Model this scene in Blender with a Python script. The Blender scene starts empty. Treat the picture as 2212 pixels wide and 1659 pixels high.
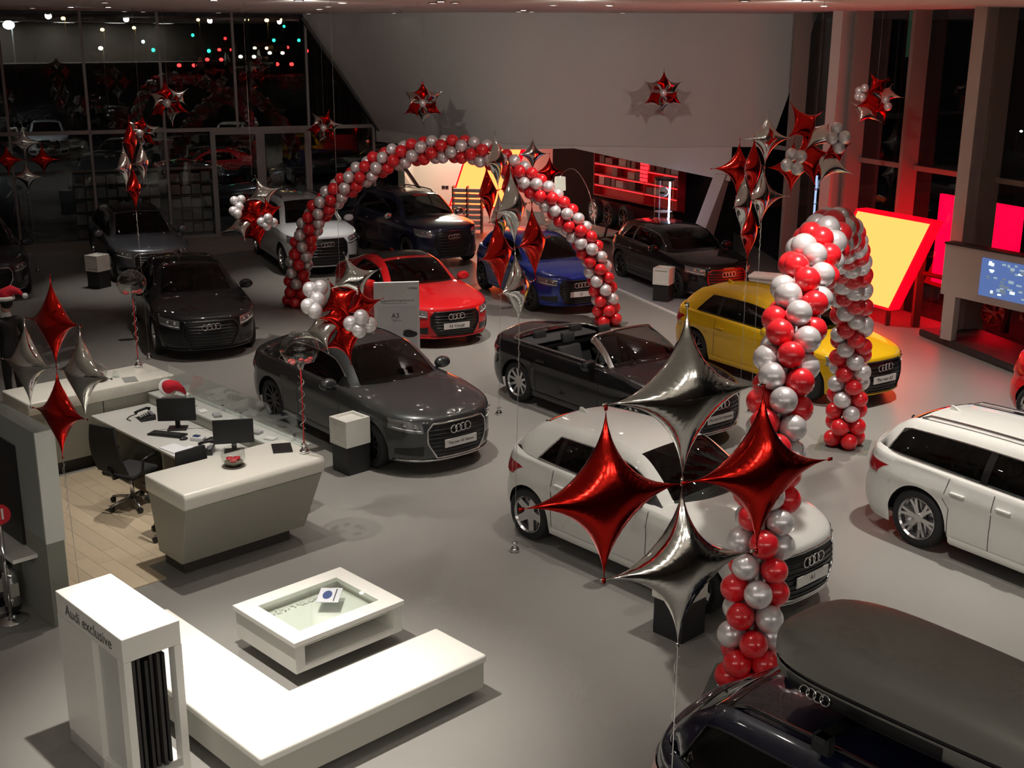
import bpy, bmesh, math, random
import numpy as np
from mathutils import Vector, Matrix
random.seed(7)
PI = math.pi
sc = bpy.context.scene
COL = sc.collection
R_ = math.radians

# ---------------------------------------------------------------- camera
F, CH, PITCH, ROLL = 2600.0, 5.6, R_(16.2), R_(0.35)
_cp, _sp, _cr, _sr = math.cos(PITCH), math.sin(PITCH), math.cos(ROLL), math.sin(ROLL)
_M = np.array([[_cr, -_sr, 0], [_sr, _cr, 0], [0, 0, 1]]) @ np.array([[1, 0, 0], [0, -_sp, -_cp], [0, _cp, -_sp]])
cam_d = bpy.data.cameras.new('camera')
cam_d.sensor_fit = 'HORIZONTAL'; cam_d.sensor_width = 36.0
cam_d.lens = F / 2212.0 * 36.0
cam_d.clip_end = 1000
cam = bpy.data.objects.new('camera', cam_d); COL.objects.link(cam)
_Rb = np.diag([1, -1, -1]) @ _M
_m = Matrix(_Rb.T.tolist()).to_4x4(); _m.translation = (0, 0, CH)
cam.matrix_world = _m
sc.camera = cam

# ---------------------------------------------------------------- world, exposure
w = bpy.data.worlds.new('night'); sc.world = w; w.use_nodes = True
w.node_tree.nodes['Background'].inputs[0].default_value = (0.55, 0.50, 0.50, 1)
w.node_tree.nodes['Background'].inputs[1].default_value = 0.008
sc.view_settings.view_transform = 'Standard'; sc.view_settings.look = 'None'
sc.view_settings.gamma = 1.0; sc.view_settings.use_curve_mapping = False
sc.view_settings.exposure = 0.10
try:
    cy = sc.cycles; cy.max_bounces = 6; cy.diffuse_bounces = 3; cy.glossy_bounces = 4; cy.transmission_bounces = 3; cy.transparent_max_bounces = 10
    cy.caustics_reflective = False; cy.caustics_refractive = False; cy.sample_clamp_indirect = 6.0; cy.blur_glossy = .3; cy.use_adaptive_sampling = True; cy.adaptive_threshold = .06; cy.light_sampling_threshold = .02; cy.adaptive_min_samples = 12
except Exception: pass
CEIL = 6.12

# ---------------------------------------------------------------- lamps of the showroom (recessed spots in the ceiling)
WARM = (1.0, 0.93, 0.84)
# x, y, power, cone degrees, blend, aim offset x, y
SPOTS = [
 (-2.2, 8.6, 2000, 54, .9, .25, 0.1), (-0.3, 9.0, 140, 80, 1, 0, 0), (-3.1, 12.3, 640, 60, 1, 0, 0), (-5.2, 14.6, 540, 60, 1, 0, .3),
 (-1.3, 15.0, 760, 70, 1, 0, .6), (-4.9, 20.6, 620, 76, 1, 0, 0), (-8.7, 27.0, 420, 46, 1, 0, 0), (-13.0, 24.5, 300, 70, 1, 0, 0),
 (2.2, 16.5, 850, 76, 1, 0, .5), (-1.2, 20.6, 1150, 76, 1, 0, .6), (-4.3, 27.8, 640, 54, 1, 0, 0), (1.7, 22.6, 850, 74, 1, 0, .6),
 (3.0, 10.6, 620, 74, 1, 0, .5), (5.3, 13.0, 1150, 74, 1, .5, .4), (6.2, 17.6, 1400, 74, 1, 0, .4), (6.0, 8.4, 520, 76, 1, 0, 0),
 (5.4, 22.0, 480, 74, 1, 0, .3), (0.2, 27.5, 360, 70, 1, 0, 0), (-6.6, 17.5, 260, 70, 1, 0, 0), (9.5, 14.5, 420, 80, 1, 0, 0),
 (1.2, 13.6, 220, 78, 1, 0, 0), (-1.9, 11.8, 150, 80, 1, 0, 0),
]
LAMP_SCALE = 1.0
# fill spots added to brighten the walls: x, y, power, aim x, y, z
FILL_SPOTS = [(-3.5, 20.5, 430, -.5, 12, -2.2), (1.0, 19.0, 430, 0, 12, -2.2), (4.4, 19.0, 430, 0, 12, -2.2), (-9.5, 27.0, 60, -.5, 6, -2.9)]
# lit ceiling panels of the gallery the photo is taken from: x
GALLERY = [-10.5, -7.5, -4.5, -1.5, 1.5, 4.5, 7.5, 10.5]; GALLERY_W = 100

# ---------------------------------------------------------------- material helpers
MATS = {}
def mat(name, col, rough=.5, metal=0., coat=0., spec=.5, emit=None, es=0., trans=0., alpha=1., noise=0., nscale=8., bump=0., aniso=None, sheen=0., cr=.03):
    if name in MATS: return MATS[name]
    m = bpy.data.materials.new(name); m.use_nodes = True
    nt = m.node_tree; b = nt.nodes['Principled BSDF']; I = b.inputs
    I['Base Color'].default_value = (*col, 1); I['Roughness'].default_value = rough; I['Metallic'].default_value = metal
    I['Coat Weight'].default_value = coat; I['Coat Roughness'].default_value = cr; I['Specular IOR Level'].default_value = spec
    I['Transmission Weight'].default_value = trans; I['Alpha'].default_value = alpha; I['Sheen Weight'].default_value = sheen
    if emit: I['Emission Color'].default_value = (*emit, 1); I['Emission Strength'].default_value = es
    if noise or bump:
        tc = nt.nodes.new('ShaderNodeTexCoord'); n = nt.nodes.new('ShaderNodeTexNoise'); n.inputs['Scale'].default_value = nscale
        n.inputs['Detail'].default_value = 4
        nt.links.new(tc.outputs['Object'], n.inputs['Vector'])
        if noise:
            mx = nt.nodes.new('ShaderNodeMix'); mx.data_type = 'RGBA'
            mx.inputs['A'].default_value = (*[c * (1 - noise) for c in col], 1); mx.inputs['B'].default_value = (*[min(1, c * (1 + noise)) for c in col], 1)
            nt.links.new(n.outputs['Fac'], mx.inputs['Factor']); nt.links.new(mx.outputs['Result'], I['Base Color'])
        if bump:
            bp = nt.nodes.new('ShaderNodeBump'); bp.inputs['Strength'].default_value = bump; bp.inputs['Distance'].default_value = .01
            nt.links.new(n.outputs['Fac'], bp.inputs['Height']); nt.links.new(bp.outputs['Normal'], I['Normal'])
    MATS[name] = m; return m
def glassmat(name, tint, refl=1.0, ior=1.5, rough=0.0):
    if name in MATS: return MATS[name]
    m = bpy.data.materials.new(name); m.use_nodes = True; nt = m.node_tree; nt.nodes.clear()
    o = nt.nodes.new('ShaderNodeOutputMaterial'); mx = nt.nodes.new('ShaderNodeMixShader')
    t = nt.nodes.new('ShaderNodeBsdfTransparent'); t.inputs[0].default_value = (*tint, 1)
    g = nt.nodes.new('ShaderNodeBsdfGlossy'); g.inputs['Roughness'].default_value = rough; g.inputs['Color'].default_value = (refl, refl, refl, 1)
    f = nt.nodes.new('ShaderNodeFresnel'); f.inputs['IOR'].default_value = ior
    ge = nt.nodes.new('ShaderNodeNewGeometry'); mi = nt.nodes.new('ShaderNodeMix'); mi.inputs['A'].default_value = ior; mi.inputs['B'].default_value = 1 / ior
    nt.links.new(ge.outputs['Backfacing'], mi.inputs['Factor']); nt.links.new(mi.outputs['Result'], f.inputs['IOR'])
    nt.links.new(f.outputs[0], mx.inputs[0]); nt.links.new(t.outputs[0], mx.inputs[1]); nt.links.new(g.outputs[0], mx.inputs[2])
    nt.links.new(mx.outputs[0], o.inputs[0]); MATS[name] = m; return m
def emis(name, col, s, lit=False):
    m = mat(name, (0, 0, 0), .6, emit=col, es=s)
    if not lit: m.cycles.emission_sampling = 'NONE'
    return m

# ---------------------------------------------------------------- mesh helpers
def link(o, parent=None):
    COL.objects.link(o)
    if parent is not None: o.parent = parent
    return o
def mk(name, V, Fc, m, parent=None, smooth=False, loc=None, rot=None, auto=None):
    me = bpy.data.meshes.new(name); me.from_pydata([tuple(map(float, v)) for v in V], [], [tuple(f) for f in Fc]); me.update()
    if smooth: me.polygons.foreach_set('use_smooth', [True] * len(me.polygons))
    if m: me.materials.append(m)
    o = bpy.data.objects.new(name, me)
    if loc is not None: o.location = loc
    if rot is not None: o.rotation_euler = rot
    return link(o, parent)
def inst(name, me, parent=None, loc=(0, 0, 0), rot=(0, 0, 0), scale=(1, 1, 1), mtx=None):
    o = bpy.data.objects.new(name, me)
    if mtx is not None: o.matrix_local = mtx
    else: o.location = loc; o.rotation_euler = rot; o.scale = scale
    return link(o, parent)
class MB:
    def __init__(s): s.V = []; s.F = []
    def add(s, V, Fc):
        k = len(s.V); s.V += [tuple(v) for v in V]; s.F += [tuple(i + k for i in f) for f in Fc]; return s
    def box(s, x0, x1, y0, y1, z0, z1):
        return s.add([(x0,y0,z0),(x1,y0,z0),(x1,y1,z0),(x0,y1,z0),(x0,y0,z1),(x1,y0,z1),(x1,y1,z1),(x0,y1,z1)],
                     [(3,2,1,0),(4,5,6,7),(0,1,5,4),(1,2,6,5),(2,3,7,6),(3,0,4,7)])
    def tube(s, P, r, n=8, closed=False, cap=True):
        P = [Vector(p) for p in P]; N = len(P); rs = r if isinstance(r, (list, tuple)) else [r] * N
        V = []; up = Vector((0, 0, 1)); prev = None
        for i, p in enumerate(P):
            a = P[(i - 1) % N] if (closed or i > 0) else p; b = P[(i + 1) % N] if (closed or i < N - 1) else p
            t = (b - a); t = t.normalized() if t.length > 1e-9 else Vector((0, 0, 1))
            if prev is None:
                q = t.cross(up)
                if q.length < .1: q = t.cross(Vector((1, 0, 0)))
            else: q = prev - t * prev.dot(t)
            q.normalize(); prev = q; c = t.cross(q)
            for k in range(n):
                an = 2 * PI * k / n; V.append(p + (q * math.cos(an) + c * math.sin(an)) * rs[i])
        Fc = []
        for i in range(N if closed else N - 1):
            j = (i + 1) % N
            for k in range(n): Fc.append((i * n + k, i * n + (k + 1) % n, j * n + (k + 1) % n, j * n + k))
        if cap and not closed: Fc.append(tuple(range(n - 1, -1, -1))); Fc.append(tuple((N - 1) * n + k for k in range(n)))
        return s.add(V, Fc)
    def lathe(s, prof, n=24, c=(0, 0, 0), axis='z'):
        V = []; Fc = []
        for (r, z) in prof:
            for k in range(n):
                a = 2 * PI * k / n; x, y = r * math.cos(a), r * math.sin(a)
                V.append((c[0] + x, c[1] + y, c[2] + z) if axis == 'z' else (c[0] + x, c[1] + z, c[2] + y) if axis == 'y' else (c[0] + z, c[1] + x, c[2] + y))
        for i in range(len(prof) - 1):
            for k in range(n):
                q = (i * n + k, i * n + (k + 1) % n, (i + 1) * n + (k + 1) % n, (i + 1) * n + k)
                Fc.append(q if axis != 'y' else q[::-1])
        return s.add(V, Fc)
    def ell(s, c, r, n=16, m=10, M3=None):
        V = []; Fc = []
        for i in range(m + 1):
            th = PI * i / m
            for k in range(n):
                a = 2 * PI * k / n; p = Vector((r[0] * math.sin(th) * math.cos(a), r[1] * math.sin(th) * math.sin(a), r[2] * math.cos(th)))
                if M3: p = M3 @ p
                V.append(p + Vector(c))
        for i in range(m):
            for k in range(n): Fc.append((i * n + k, (i + 1) * n + k, (i + 1) * n + (k + 1) % n, i * n + (k + 1) % n))
        return s.add(V, Fc)
    def grid(s, G, flip=False):
        n, m = len(G), len(G[0]); V = [p for r in G for p in r]; Fc = []
        for i in range(n - 1):
            for j in range(m - 1):
                q = (i * m + j, (i + 1) * m + j, (i + 1) * m + j + 1, i * m + j + 1); Fc.append(q[::-1] if flip else q)
        return s.add(V, Fc)
    def prism(s, poly, h0, h1, fn=lambda a, b, h: (a, b, h)):
        n = len(poly); V = [fn(a, b, h0) for a, b in poly] + [fn(a, b, h1) for a, b in poly]
        return s.add(V, [tuple(range(n - 1, -1, -1)), tuple(range(n, 2 * n))] + [(i, (i + 1) % n, n + (i + 1) % n, n + i) for i in range(n)])
    def build(s, name, m, parent=None, smooth=False, bevel=0., seg=2, **k):
        o = mk(name, s.V, s.F, m, parent, smooth, **k)
        if bevel or smooth == 'auto':
            bm = bmesh.new(); bm.from_mesh(o.data)
            if bevel:
                es = [e for e in bm.edges if len(e.link_faces) == 2 and e.calc_face_angle(0) > .6]
                bmesh.ops.bevel(bm, geom=es, offset=bevel, segments=seg, affect='EDGES', profile=.5)
            for f in bm.faces: f.smooth = bool(smooth)
            bm.normal_update(); bm.to_mesh(o.data); bm.free()
        return o
def cleanup(o, dist=1e-4, recalc=True):
    bm = bmesh.new(); bm.from_mesh(o.data); bmesh.ops.remove_doubles(bm, verts=bm.verts, dist=dist)
    if recalc: bmesh.ops.recalc_face_normals(bm, faces=bm.faces)
    bm.to_mesh(o.data); bm.free()
def tag(o, label=None, cat=None, group=None, kind=None):
    if label: o['label'] = label
    if cat: o['category'] = cat
    if group: o['group'] = group
    if kind: o['kind'] = kind
    return o
def empty(name, loc=(0, 0, 0), rz=0., label=None, cat=None, group=None):
    o = bpy.data.objects.new(name, None); o.location = loc; o.rotation_euler = (0, 0, rz); o.empty_display_size = .1
    link(o); return tag(o, label, cat, group)
def copy_tree(o, parent=None):
    c = o.copy(); COL.objects.link(c); c.parent = parent
    for ch in list(o.children): copy_tree(ch, c)
    return c
def text(name, s, size, m, parent, mtx, align='CENTER', ext=.001):
    cu = bpy.data.curves.new(name, 'FONT'); cu.body = s; cu.size = size; cu.align_x = align; cu.align_y = 'CENTER'; cu.extrude = ext
    t = bpy.data.objects.new('tmp', cu); COL.objects.link(t)
    dg = bpy.context.evaluated_depsgraph_get(); me = bpy.data.meshes.new_from_object(t.evaluated_get(dg))
    bpy.data.objects.remove(t); me.materials.clear(); me.materials.append(m)
    o = bpy.data.objects.new(name, me); o.matrix_local = mtx; return link(o, parent)
def mono(pts):
    pts = sorted(pts); X = np.array([p[0] for p in pts], float); Y = np.array([p[1] for p in pts], float)
    h = np.diff(X); d = np.diff(Y) / h; n = len(X); m = np.zeros(n)
    m[0], m[-1] = d[0], d[-1]
    for i in range(1, n - 1):
        m[i] = 0 if d[i - 1] * d[i] <= 0 else 2 * d[i - 1] * d[i] / (d[i - 1] + d[i])
    def f(x):
        x = min(max(x, X[0]), X[-1]); i = min(max(int(np.searchsorted(X, x)) - 1, 0), n - 2)
        t = (x - X[i]) / h[i]
        return float((2*t**3-3*t*t+1)*Y[i] + (t**3-2*t*t+t)*h[i]*m[i] + (-2*t**3+3*t*t)*Y[i+1] + (t**3-t*t)*h[i]*m[i+1])
    return f
def lerp(a, b, t): return a + (b - a) * t
A44 = R_(44)
def UV(u, v, z=0.): return (u * math.cos(A44) - v * math.sin(A44), u * math.sin(A44) + v * math.cos(A44), z)
def uvthing(name, label, cat, u, v, z=0., group=None, rz=0.):
    return empty(name, UV(u, v, z), A44 + rz, label, cat, group)
def frame(o, ex, ey, ez):
    m = Matrix.Identity(4)
    for i, e in enumerate((ex, ey, ez)):
        e = Vector(e).normalized()
        for k in range(3): m[k][i] = e[k]
    m.translation = Vector(o); return m

# ---------------------------------------------------------------- common materials
M_white = mat('white_lacquer', (.80, .79, .74), .35, coat=.2)
M_black = mat('black_laminate', (.02, .02, .021), .45)
M_rubber = mat('rubber', (.012, .012, .013), .7)
M_plastic = mat('black_plastic', (.012, .012, .013), .35)
M_chrome = mat('chrome', (.75, .75, .76), .12, metal=1.)
M_alloy = mat('alloy', (.62, .62, .63), .25, metal=1.)
M_dalloy = mat('dark_alloy', (.10, .10, .105), .3, metal=1.)
M_carglass = glassmat('car_glass', (.22, .24, .235), .9, 1.55)
M_lens = mat('headlight_lens', (.32, .33, .34), .08, metal=.55, coat=1.)
M_lensd = mat('headlight_dark', (.06, .06, .065), .08, metal=.4, coat=1.)
M_redlens = mat('red_lens', (.35, .006, .01), .12, coat=1.)
M_plate = mat('plate_white', (.72, .71, .69), .4)
M_ink = mat('ink', (.02, .02, .025), .5)
M_grille = mat('grille_black', (.008, .008, .009), .3)
M_cloth = mat('seat_cloth', (.02, .02, .021), .8)
M_glass = glassmat('clear_glass', (.93, .96, .95), .9, 1.45)
M_facade = glassmat('facade_glass', (.62, .65, .64), 1., 1.75)
M_redlatex = mat('red_latex', (.80, .014, .024), .28, coat=.7, cr=.13, noise=.08, nscale=3)
M_pearl = mat('pearl_latex', (.80, .76, .78), .33, metal=.45, coat=.8, cr=.13, noise=.06, nscale=3)
M_redfoil = mat('red_foil', (.62, .018, .012), .16, metal=1., bump=.12, nscale=7)
M_silver = mat('silver_foil', (.72, .71, .68), .12, metal=1., bump=.12, nscale=7)
M_bubble = glassmat('bubble_film', (.84, .86, .85), 1., 1.75)
M_ribbon = mat('ribbon', (.5, .48, .45), .4, metal=.4)
M_redrib = mat('red_ribbon', (.55, .015, .02), .35)
# ================================================================ CARS
CAR_TYPES = {
 'saloon': dict(L=4.46, W=.90, wb=2.64, fo=.87, R=.325, H=1.42, zk=1.0, c=1.28, t=2.02, p=2.55, h=3.22, b=3.98, zb=1.07, b0=.93, b1=.99, zn=.73, cw=1.0, dk=1.06, uc=(.80, .70), nd=4),
 'a4': dict(L=4.73, W=.92, wb=2.82, fo=.89, R=.335, H=1.43, zk=1.0, c=1.36, t=2.12, p=2.7, h=3.4, b=4.2, zb=1.06, b0=.93, b1=.99, zn=.72, cw=1.0, dk=1.05, uc=(.80, .70), nd=4),
 'coupe': dict(L=4.63, W=.925, wb=2.75, fo=.87, R=.335, H=1.37, zk=.97, c=1.42, t=2.22, p=2.7, h=3.2, b=4.1, zb=1.02, b0=.90, b1=.97, zn=.70, cw=.97, dk=1.01, uc=(.74, .58), nd=2),
 'hatch': dict(L=3.95, W=.87, wb=2.47, fo=.80, R=.31, H=1.42, zk=1.0, c=1.14, t=1.84, p=2.3, h=3.32, b=3.80, zb=1.05, b0=.94, b1=1.03, zn=.74, cw=1.0, dk=1.05, uc=(.78, .66), nd=2),
 'a3': dict(L=4.28, W=.89, wb=2.6, fo=.86, R=.325, H=1.42, zk=1.0, c=1.22, t=1.95, p=2.45, h=3.6, b=4.10, zb=1.05, b0=.93, b1=1.01, zn=.74, cw=1.0, dk=1.05, uc=(.80, .68), nd=2),
 'estate': dict(L=4.74, W=.92, wb=2.82, fo=.89, R=.345, H=1.45, zk=1.0, c=1.36, t=2.10, p=2.7, h=4.10, b=4.58, zb=1.08, b0=.93, b1=1.01, zn=.73, cw=1.0, dk=1.08, uc=(.93, .86), nd=4),
 'suv': dict(L=4.66, W=.95, wb=2.81, fo=.90, R=.365, H=1.66, zk=1.17, c=1.25, t=1.98, p=2.5, h=3.95, b=4.46, zb=1.22, b0=1.09, b1=1.17, zn=.92, cw=1.17, dk=1.22, uc=(.86, .76), nd=4),
 'cabrio': dict(L=4.42, W=.90, wb=2.6, fo=.87, R=.325, H=1.40, zk=1.0, c=1.28, t=1.98, p=2.4, h=3.0, b=3.70, zb=1.0, b0=.93, b1=.97, zn=.73, cw=1.0, dk=1.02, uc=(.8, .7), nd=2),
}
_WF = [(.10, .93), (.2, .945), (.3, .975), (.5, .990), (.66, .986), (.745, 1.0), (.80, .988), (.95, .945), (1.15, .92)]
_wheel_cache = {}
def wheel_meshes(R, style):
    k = (R, style)
    if k in _wheel_cache: return _wheel_cache[k]
    rr = R * .70; w = .105
    ty = MB(); ty.lathe([(rr - .01, -w), (rr + .02, -w - .004), (R - .03, -w), (R - .006, -w * .8), (R, -w * .4), (R, w * .4), (R - .006, w * .8), (R - .03, w), (rr + .02, w + .004), (rr - .006, w - .005)], 40, axis='y')
    t = ty.build('tyre', M_rubber, None, smooth=True); cleanup(t)
    nsp, dbl, m, wd = {'five': (5, 0, M_alloy, .085), 'ten': (10, 0, M_alloy, .042), 'six': (6, 1, M_alloy, .035), 'twin': (5, 1, M_alloy, .034), 'dark': (7, 1, M_dalloy, .026), 'dten': (10, 0, M_dalloy, .036)}[style]
    ri = MB(); ri.lathe([(rr, -w), (rr - .015, -w * .6), (rr - .03, w * .3), (rr - .018, w * .8), (rr - .002, w + .002), (rr + .006, w - .003)], 40, axis='y')
    ri.lathe([(.0, w * .62), (.05, w * .62), (.062, w * .5), (.066, w * .1)], 20, axis='y')
    for i in range(nsp):
        a0 = 2 * PI * i / nsp + .3
        for da in ((-.16, .16) if dbl else (0,)):
            a = a0 + da; ai = a0 + da * .35
            V = []
            for (r, an, hw, yf) in ((.045, ai, wd * .62, w * .58), (rr * .55, lerp(ai, a, .5), wd * .5, w * .66), (rr - .02, a, wd * .5, w * .80)):
                c, s = math.cos(an), math.sin(an)
                for sgn in (-1, 1):
                    for yy in (yf, yf - .04): V.append((r * c - sgn * hw * s, yy, r * s + sgn * hw * c))
            Fc = []
            for q in range(2):
                b = q * 4
                Fc += [(b, b + 2, b + 6, b + 4), (b + 1, b + 5, b + 7, b + 3), (b, b + 4, b + 5, b + 1), (b + 2, b + 3, b + 7, b + 6)]
            ri.add(V, Fc)
    ri.lathe([(0, -.02), (rr - .02, -.02)], 30, axis='y')
    r = ri.build('rim', m, None); cleanup(r)
    bmd = bmesh.new(); bmd.from_mesh(r.data); bmd.to_mesh(r.data); bmd.free()
    out = (t.data, r.data)
    for o in (t, r): bpy.data.objects.remove(o)
    _wheel_cache[k] = out; return out
_rings = None
def rings_mesh():
    global _rings
    if _rings is None:
        b = MB()
        for i in range(4):
            cx = (i - 1.5) * .083
            b.tube([(cx + .056 * math.cos(2 * PI * k / 20), .003 * (i % 2), .056 * math.sin(2 * PI * k / 20)) for k in range(20)], .009, 6, closed=True)
        o = b.build('rings_badge', M_chrome, None, smooth=True); _rings = o.data; bpy.data.objects.remove(o)
    return _rings
_int = {}
def interior_meshes():
    if _int: return _int
    b = MB(); b.box(-.25, .27, -.25, .25, .0, .16); s = b.build('seat', M_cloth, None, bevel=.05, smooth=True)
    bm = bmesh.new(); bm.from_mesh(s.data)
    b2 = MB(); b2.prism([(-.20, .10), (-.40, .66), (-.30, .68), (-.10, .14)], -.24, .24, lambda a, z, h: (a, h, z)); o2 = b2.build('x', M_cloth, None, bevel=.04, smooth=True); bm.from_mesh(o2.data)
    b3 = MB(); b3.prism([(-.39, .70), (-.43, .88), (-.33, .88), (-.31, .70)], -.13, .13, lambda a, z, h: (a, h, z)); o3 = b3.build('x', M_cloth, None, bevel=.03, smooth=True); bm.from_mesh(o3.data)
    bm.to_mesh(s.data); bm.free(); _int['seat'] = s.data
    for o in (s, o2, o3): bpy.data.objects.remove(o)
    b = MB(); b.tube([(0, .18 * math.cos(2 * PI * k / 20), .18 * math.sin(2 * PI * k / 20)) for k in range(20)], .016, 6, closed=True)
    b.box(-.01, .02, -.17, .17, -.025, .025); b.tube([(0, 0, 0), (.25, 0, 0)], .025)
    o = b.build('steering_wheel', M_plastic, None, smooth=True); _int['sw'] = o.data; bpy.data.objects.remove(o)
    return _int

def make_car(label, kind, paint, xy, deg, wheel='ten', plate=None, chrome=False, sunroof=False, rails=None, cat='car', lens=None, grille_frame=None, rings=True, top_up=False, trim_dark=False, grp=None, z0=0., name=None):
    T = CAR_TYPES[kind]; L, W, R, H, zk = T['L'], T['W'], T['R'], T['H'], T['zk']
    lens = lens or M_lens
    root = empty(name or {'suv': 'suv_car', 'estate': 'estate_car', 'hatch': 'hatchback_car', 'a3': 'hatchback_car', 'saloon': 'saloon_car', 'a4': 'saloon_car', 'coupe': 'coupe_car', 'cabrio': 'convertible_car'}[kind], (xy[0], xy[1], z0), R_(deg), label, cat, grp)
    xf, xr = L / 2, -L / 2; xaf = xf - T['fo']; xar = xaf - T['wb']
    Df, Dr = 1.0, .75; nf, mf, nr, mr = 2.7, 2.3, 3.2, 2.6
    x0f, x0r = xf - Df, xr + Dr
    wfun = mono([(z * zk, f) for z, f in _WF])
    Wz = lambda z: W * wfun(z)
    XF = mono([(z * zk, xf + d) for z, d in ((.1, -.12), (.2, -.04), (.3, -.01), (.45, 0), (.6, -.006), (.70, -.022), (.78, -.05), (1.0, -.16))])
    XR = mono([(z * zk, xr + d) for z, d in ((.1, .14), (.25, .05), (.4, .0), (.55, .0), (.64, .035), (.8, .05), (.95, .08), (1.1, .13))])
    xw, xt, xp, xh, xb = (xf - T[k] for k in 'ctphb')
    zn = T['zn'] + .045
    cabrio = kind == 'cabrio'
    tail = kind in ('saloon', 'a4', 'coupe', 'cabrio')
    zs = mono([(xr - .01, T['b1'] - (.07 if tail else .03)), (xb, T['b1'] - .035), (xw - .3, T['b0'] - .01), (xw + .2, T['b0'] - .045), (xaf, zn + .07), (xf - .45, zn + .02), (xf - .2, zn - .01), (xf, zn - .045)])
    zc = mono([(xr, T['dk'] - (.03 if tail else 0)), (xr + .15, T['dk']), (xb, T['dk']), (xw - .2, T['cw']), (xw + .1, T['cw'] - .01), (xw + .5, T['cw'] - .05), (xf - .45, zn + .125), (xf - .2, zn + .07), (xf - .1, zn + .025), (xf - .04, zn - .02)])
    # columns of the half outline, rear centre -> side -> front centre
    Ra = R + .045
    archx = [xa + Ra * math.cos(PI * k / 22) for xa in (xaf, xar) for k in range(23)]
    cols = []
    qs = sorted(set([round(math.cos(R_(a)) ** (2 / mr), 4) for a in np.linspace(0, 90, 22)] + [round((x0r - x) / Dr, 4) for x in archx if x < x0r - .002]), reverse=True)
    cols += [('r', q) for q in qs if q > .004]
    xs = sorted(set([round(x, 4) for x in np.linspace(x0r, x0f, 34)] + [round(x, 4) for x in archx if x0r <= x <= x0f]))
    cols += [('s', x) for x in xs]
    qs = sorted(set([round(math.cos(R_(a)) ** (2 / mf), 4) for a in np.linspace(0, 90, 30)] + [round((x - x0f) / Df, 4) for x in archx if x > x0f + .002]))
    cols += [('f', q) for q in qs if q > .004]
    def pos(c, z):
        if c[0] == 's': return c[1], Wz(z)
        if c[0] == 'f':
            q = c[1]; return x0f + (XF(z) - x0f) * q, Wz(z) * max(0, 1 - q ** mf) ** (1 / nf)
        q = c[1]; return x0r + (XR(z) - x0r) * q, Wz(z) * max(0, 1 - q ** mr) ** (1 / nr)
    def yout(x, z):
        if x > x0f: q = min(1, (x - x0f) / (XF(z) - x0f)); return Wz(z) * max(0, 1 - q ** mf) ** (1 / nf)
        if x < x0r: q = min(1, (x - x0r) / (XR(z) - x0r)); return Wz(z) * max(0, 1 - q ** mr) ** (1 / nr)
        return Wz(z)
    sill = .19 * zk + (.03 if kind == 'suv' else 0)
    ss = [.012, .03, .055, .09, .14, .22, .34, .5, .7, .88, 1.0]
    NR = 14
    grid = []; incab = []
    for c in cols:
        xm = pos(c, .45 * zk)[0]
        zb = sill
        for xa in (xaf, xar):
            d = abs(xm - xa)
            if d < Ra and c[1] != 1.0: zb = max(zb, R + math.sqrt(max(0, Ra * Ra - d * d)))
        top = zs(xm); row = []
        for j in range(NR + 1):
            z = lerp(zb, top, (j / NR)); x, y = pos(c, z); row.append((x, y, z))
        x, y, z = row[-1]
        q = c[1]
        xsP = x if c[0] == 's' else (x0f + (xf - .11 - x0f) * q if c[0] == 'f' else x0r + (xr + .12 - x0r) * q)
        zcen = zc(xsP)
        for s in ss:
            f = .42 * (1 - (1 - s) ** 14) + .58 * (1 - (1 - s) ** 2)
            row.append((lerp(x, xsP, s), y * (1 - s), z + (zcen - z) * f))
        grid.append(row); incab.append(xb + .06 < xm < xw - .16)
    n, m = len(grid), len(grid[0])
    cut = NR + 4
    V = []; Fc = []
    for sgn in (1, -1):
        k0 = len(V)
        V += [(x, sgn * y, z) for r in grid for (x, y, z) in r]
        for i in range(n - 1):
            for j in range(m - 1):
                if j >= cut and incab[i] and incab[i + 1]: continue
                q = (k0 + i * m + j, k0 + i * m + j + 1, k0 + (i + 1) * m + j + 1, k0 + (i + 1) * m + j)
                Fc.append(q if sgn < 0 else q[::-1])
    body = mk('body', V, Fc, paint, root, smooth=True); cleanup(body, 2e-4, recalc=False)
    # wheel arch liners + underside
    b = MB()
    for xa in (xaf, xar):
        for sg in (1, -1):
            G = []
            for k in range(13):
                a = PI * k / 12; x = xa + (Ra + .004) * math.cos(a); z = max(R + (Ra + .004) * math.sin(a), sill); yo = yout(x, z) - .004
                G.append([(x, sg * yo, z), (x, sg * (yo - .3), z)])
            b.grid(G, sg < 0)
    b.box(xr + .35, xar - Ra, -.7 * W, .7 * W, sill + .02, sill + .06); b.box(xar + Ra, xaf - Ra, -.9 * W, .9 * W, sill, sill + .05); b.box(xaf + Ra, xf - .25, -.7 * W, .7 * W, sill + .02, sill + .06)
    b.box(xar - Ra, xaf + Ra, -.55 * W, .55 * W, sill, sill + .25)
    b.build('underbody', M_plastic, root)
    # interior
    im = interior_meshes(); zf = .40 * zk
    b = MB(); wi = W - .13; x1, x0 = xw - .05, xb + .03
    x0 = max(x0, xr + .42); wr = min(wi, yout(x0, .75 * zk) - .16)
    b.add([(x0, -wr, zf), (x1, -wi, zf), (x1, wi, zf), (x0, wr, zf), (x0, -wr, T['b0'] - .06), (x1, -wi, T['b0'] - .06), (x1, wi, T['b0'] - .06), (x0, wr, T['b0'] - .06)], [(0, 1, 2, 3), (0, 4, 5, 1), (1, 5, 6, 2), (2, 6, 7, 3), (3, 7, 4, 0)])
    b.prism([(xw - .55, T['b0'] - .14), (xw - .50, T['b0'] - .03), (xw - .05, T['b0'] - .0), (xw - .05, T['b0'] - .2)], -wi, wi, lambda a, z, h: (a, h, z))
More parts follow.
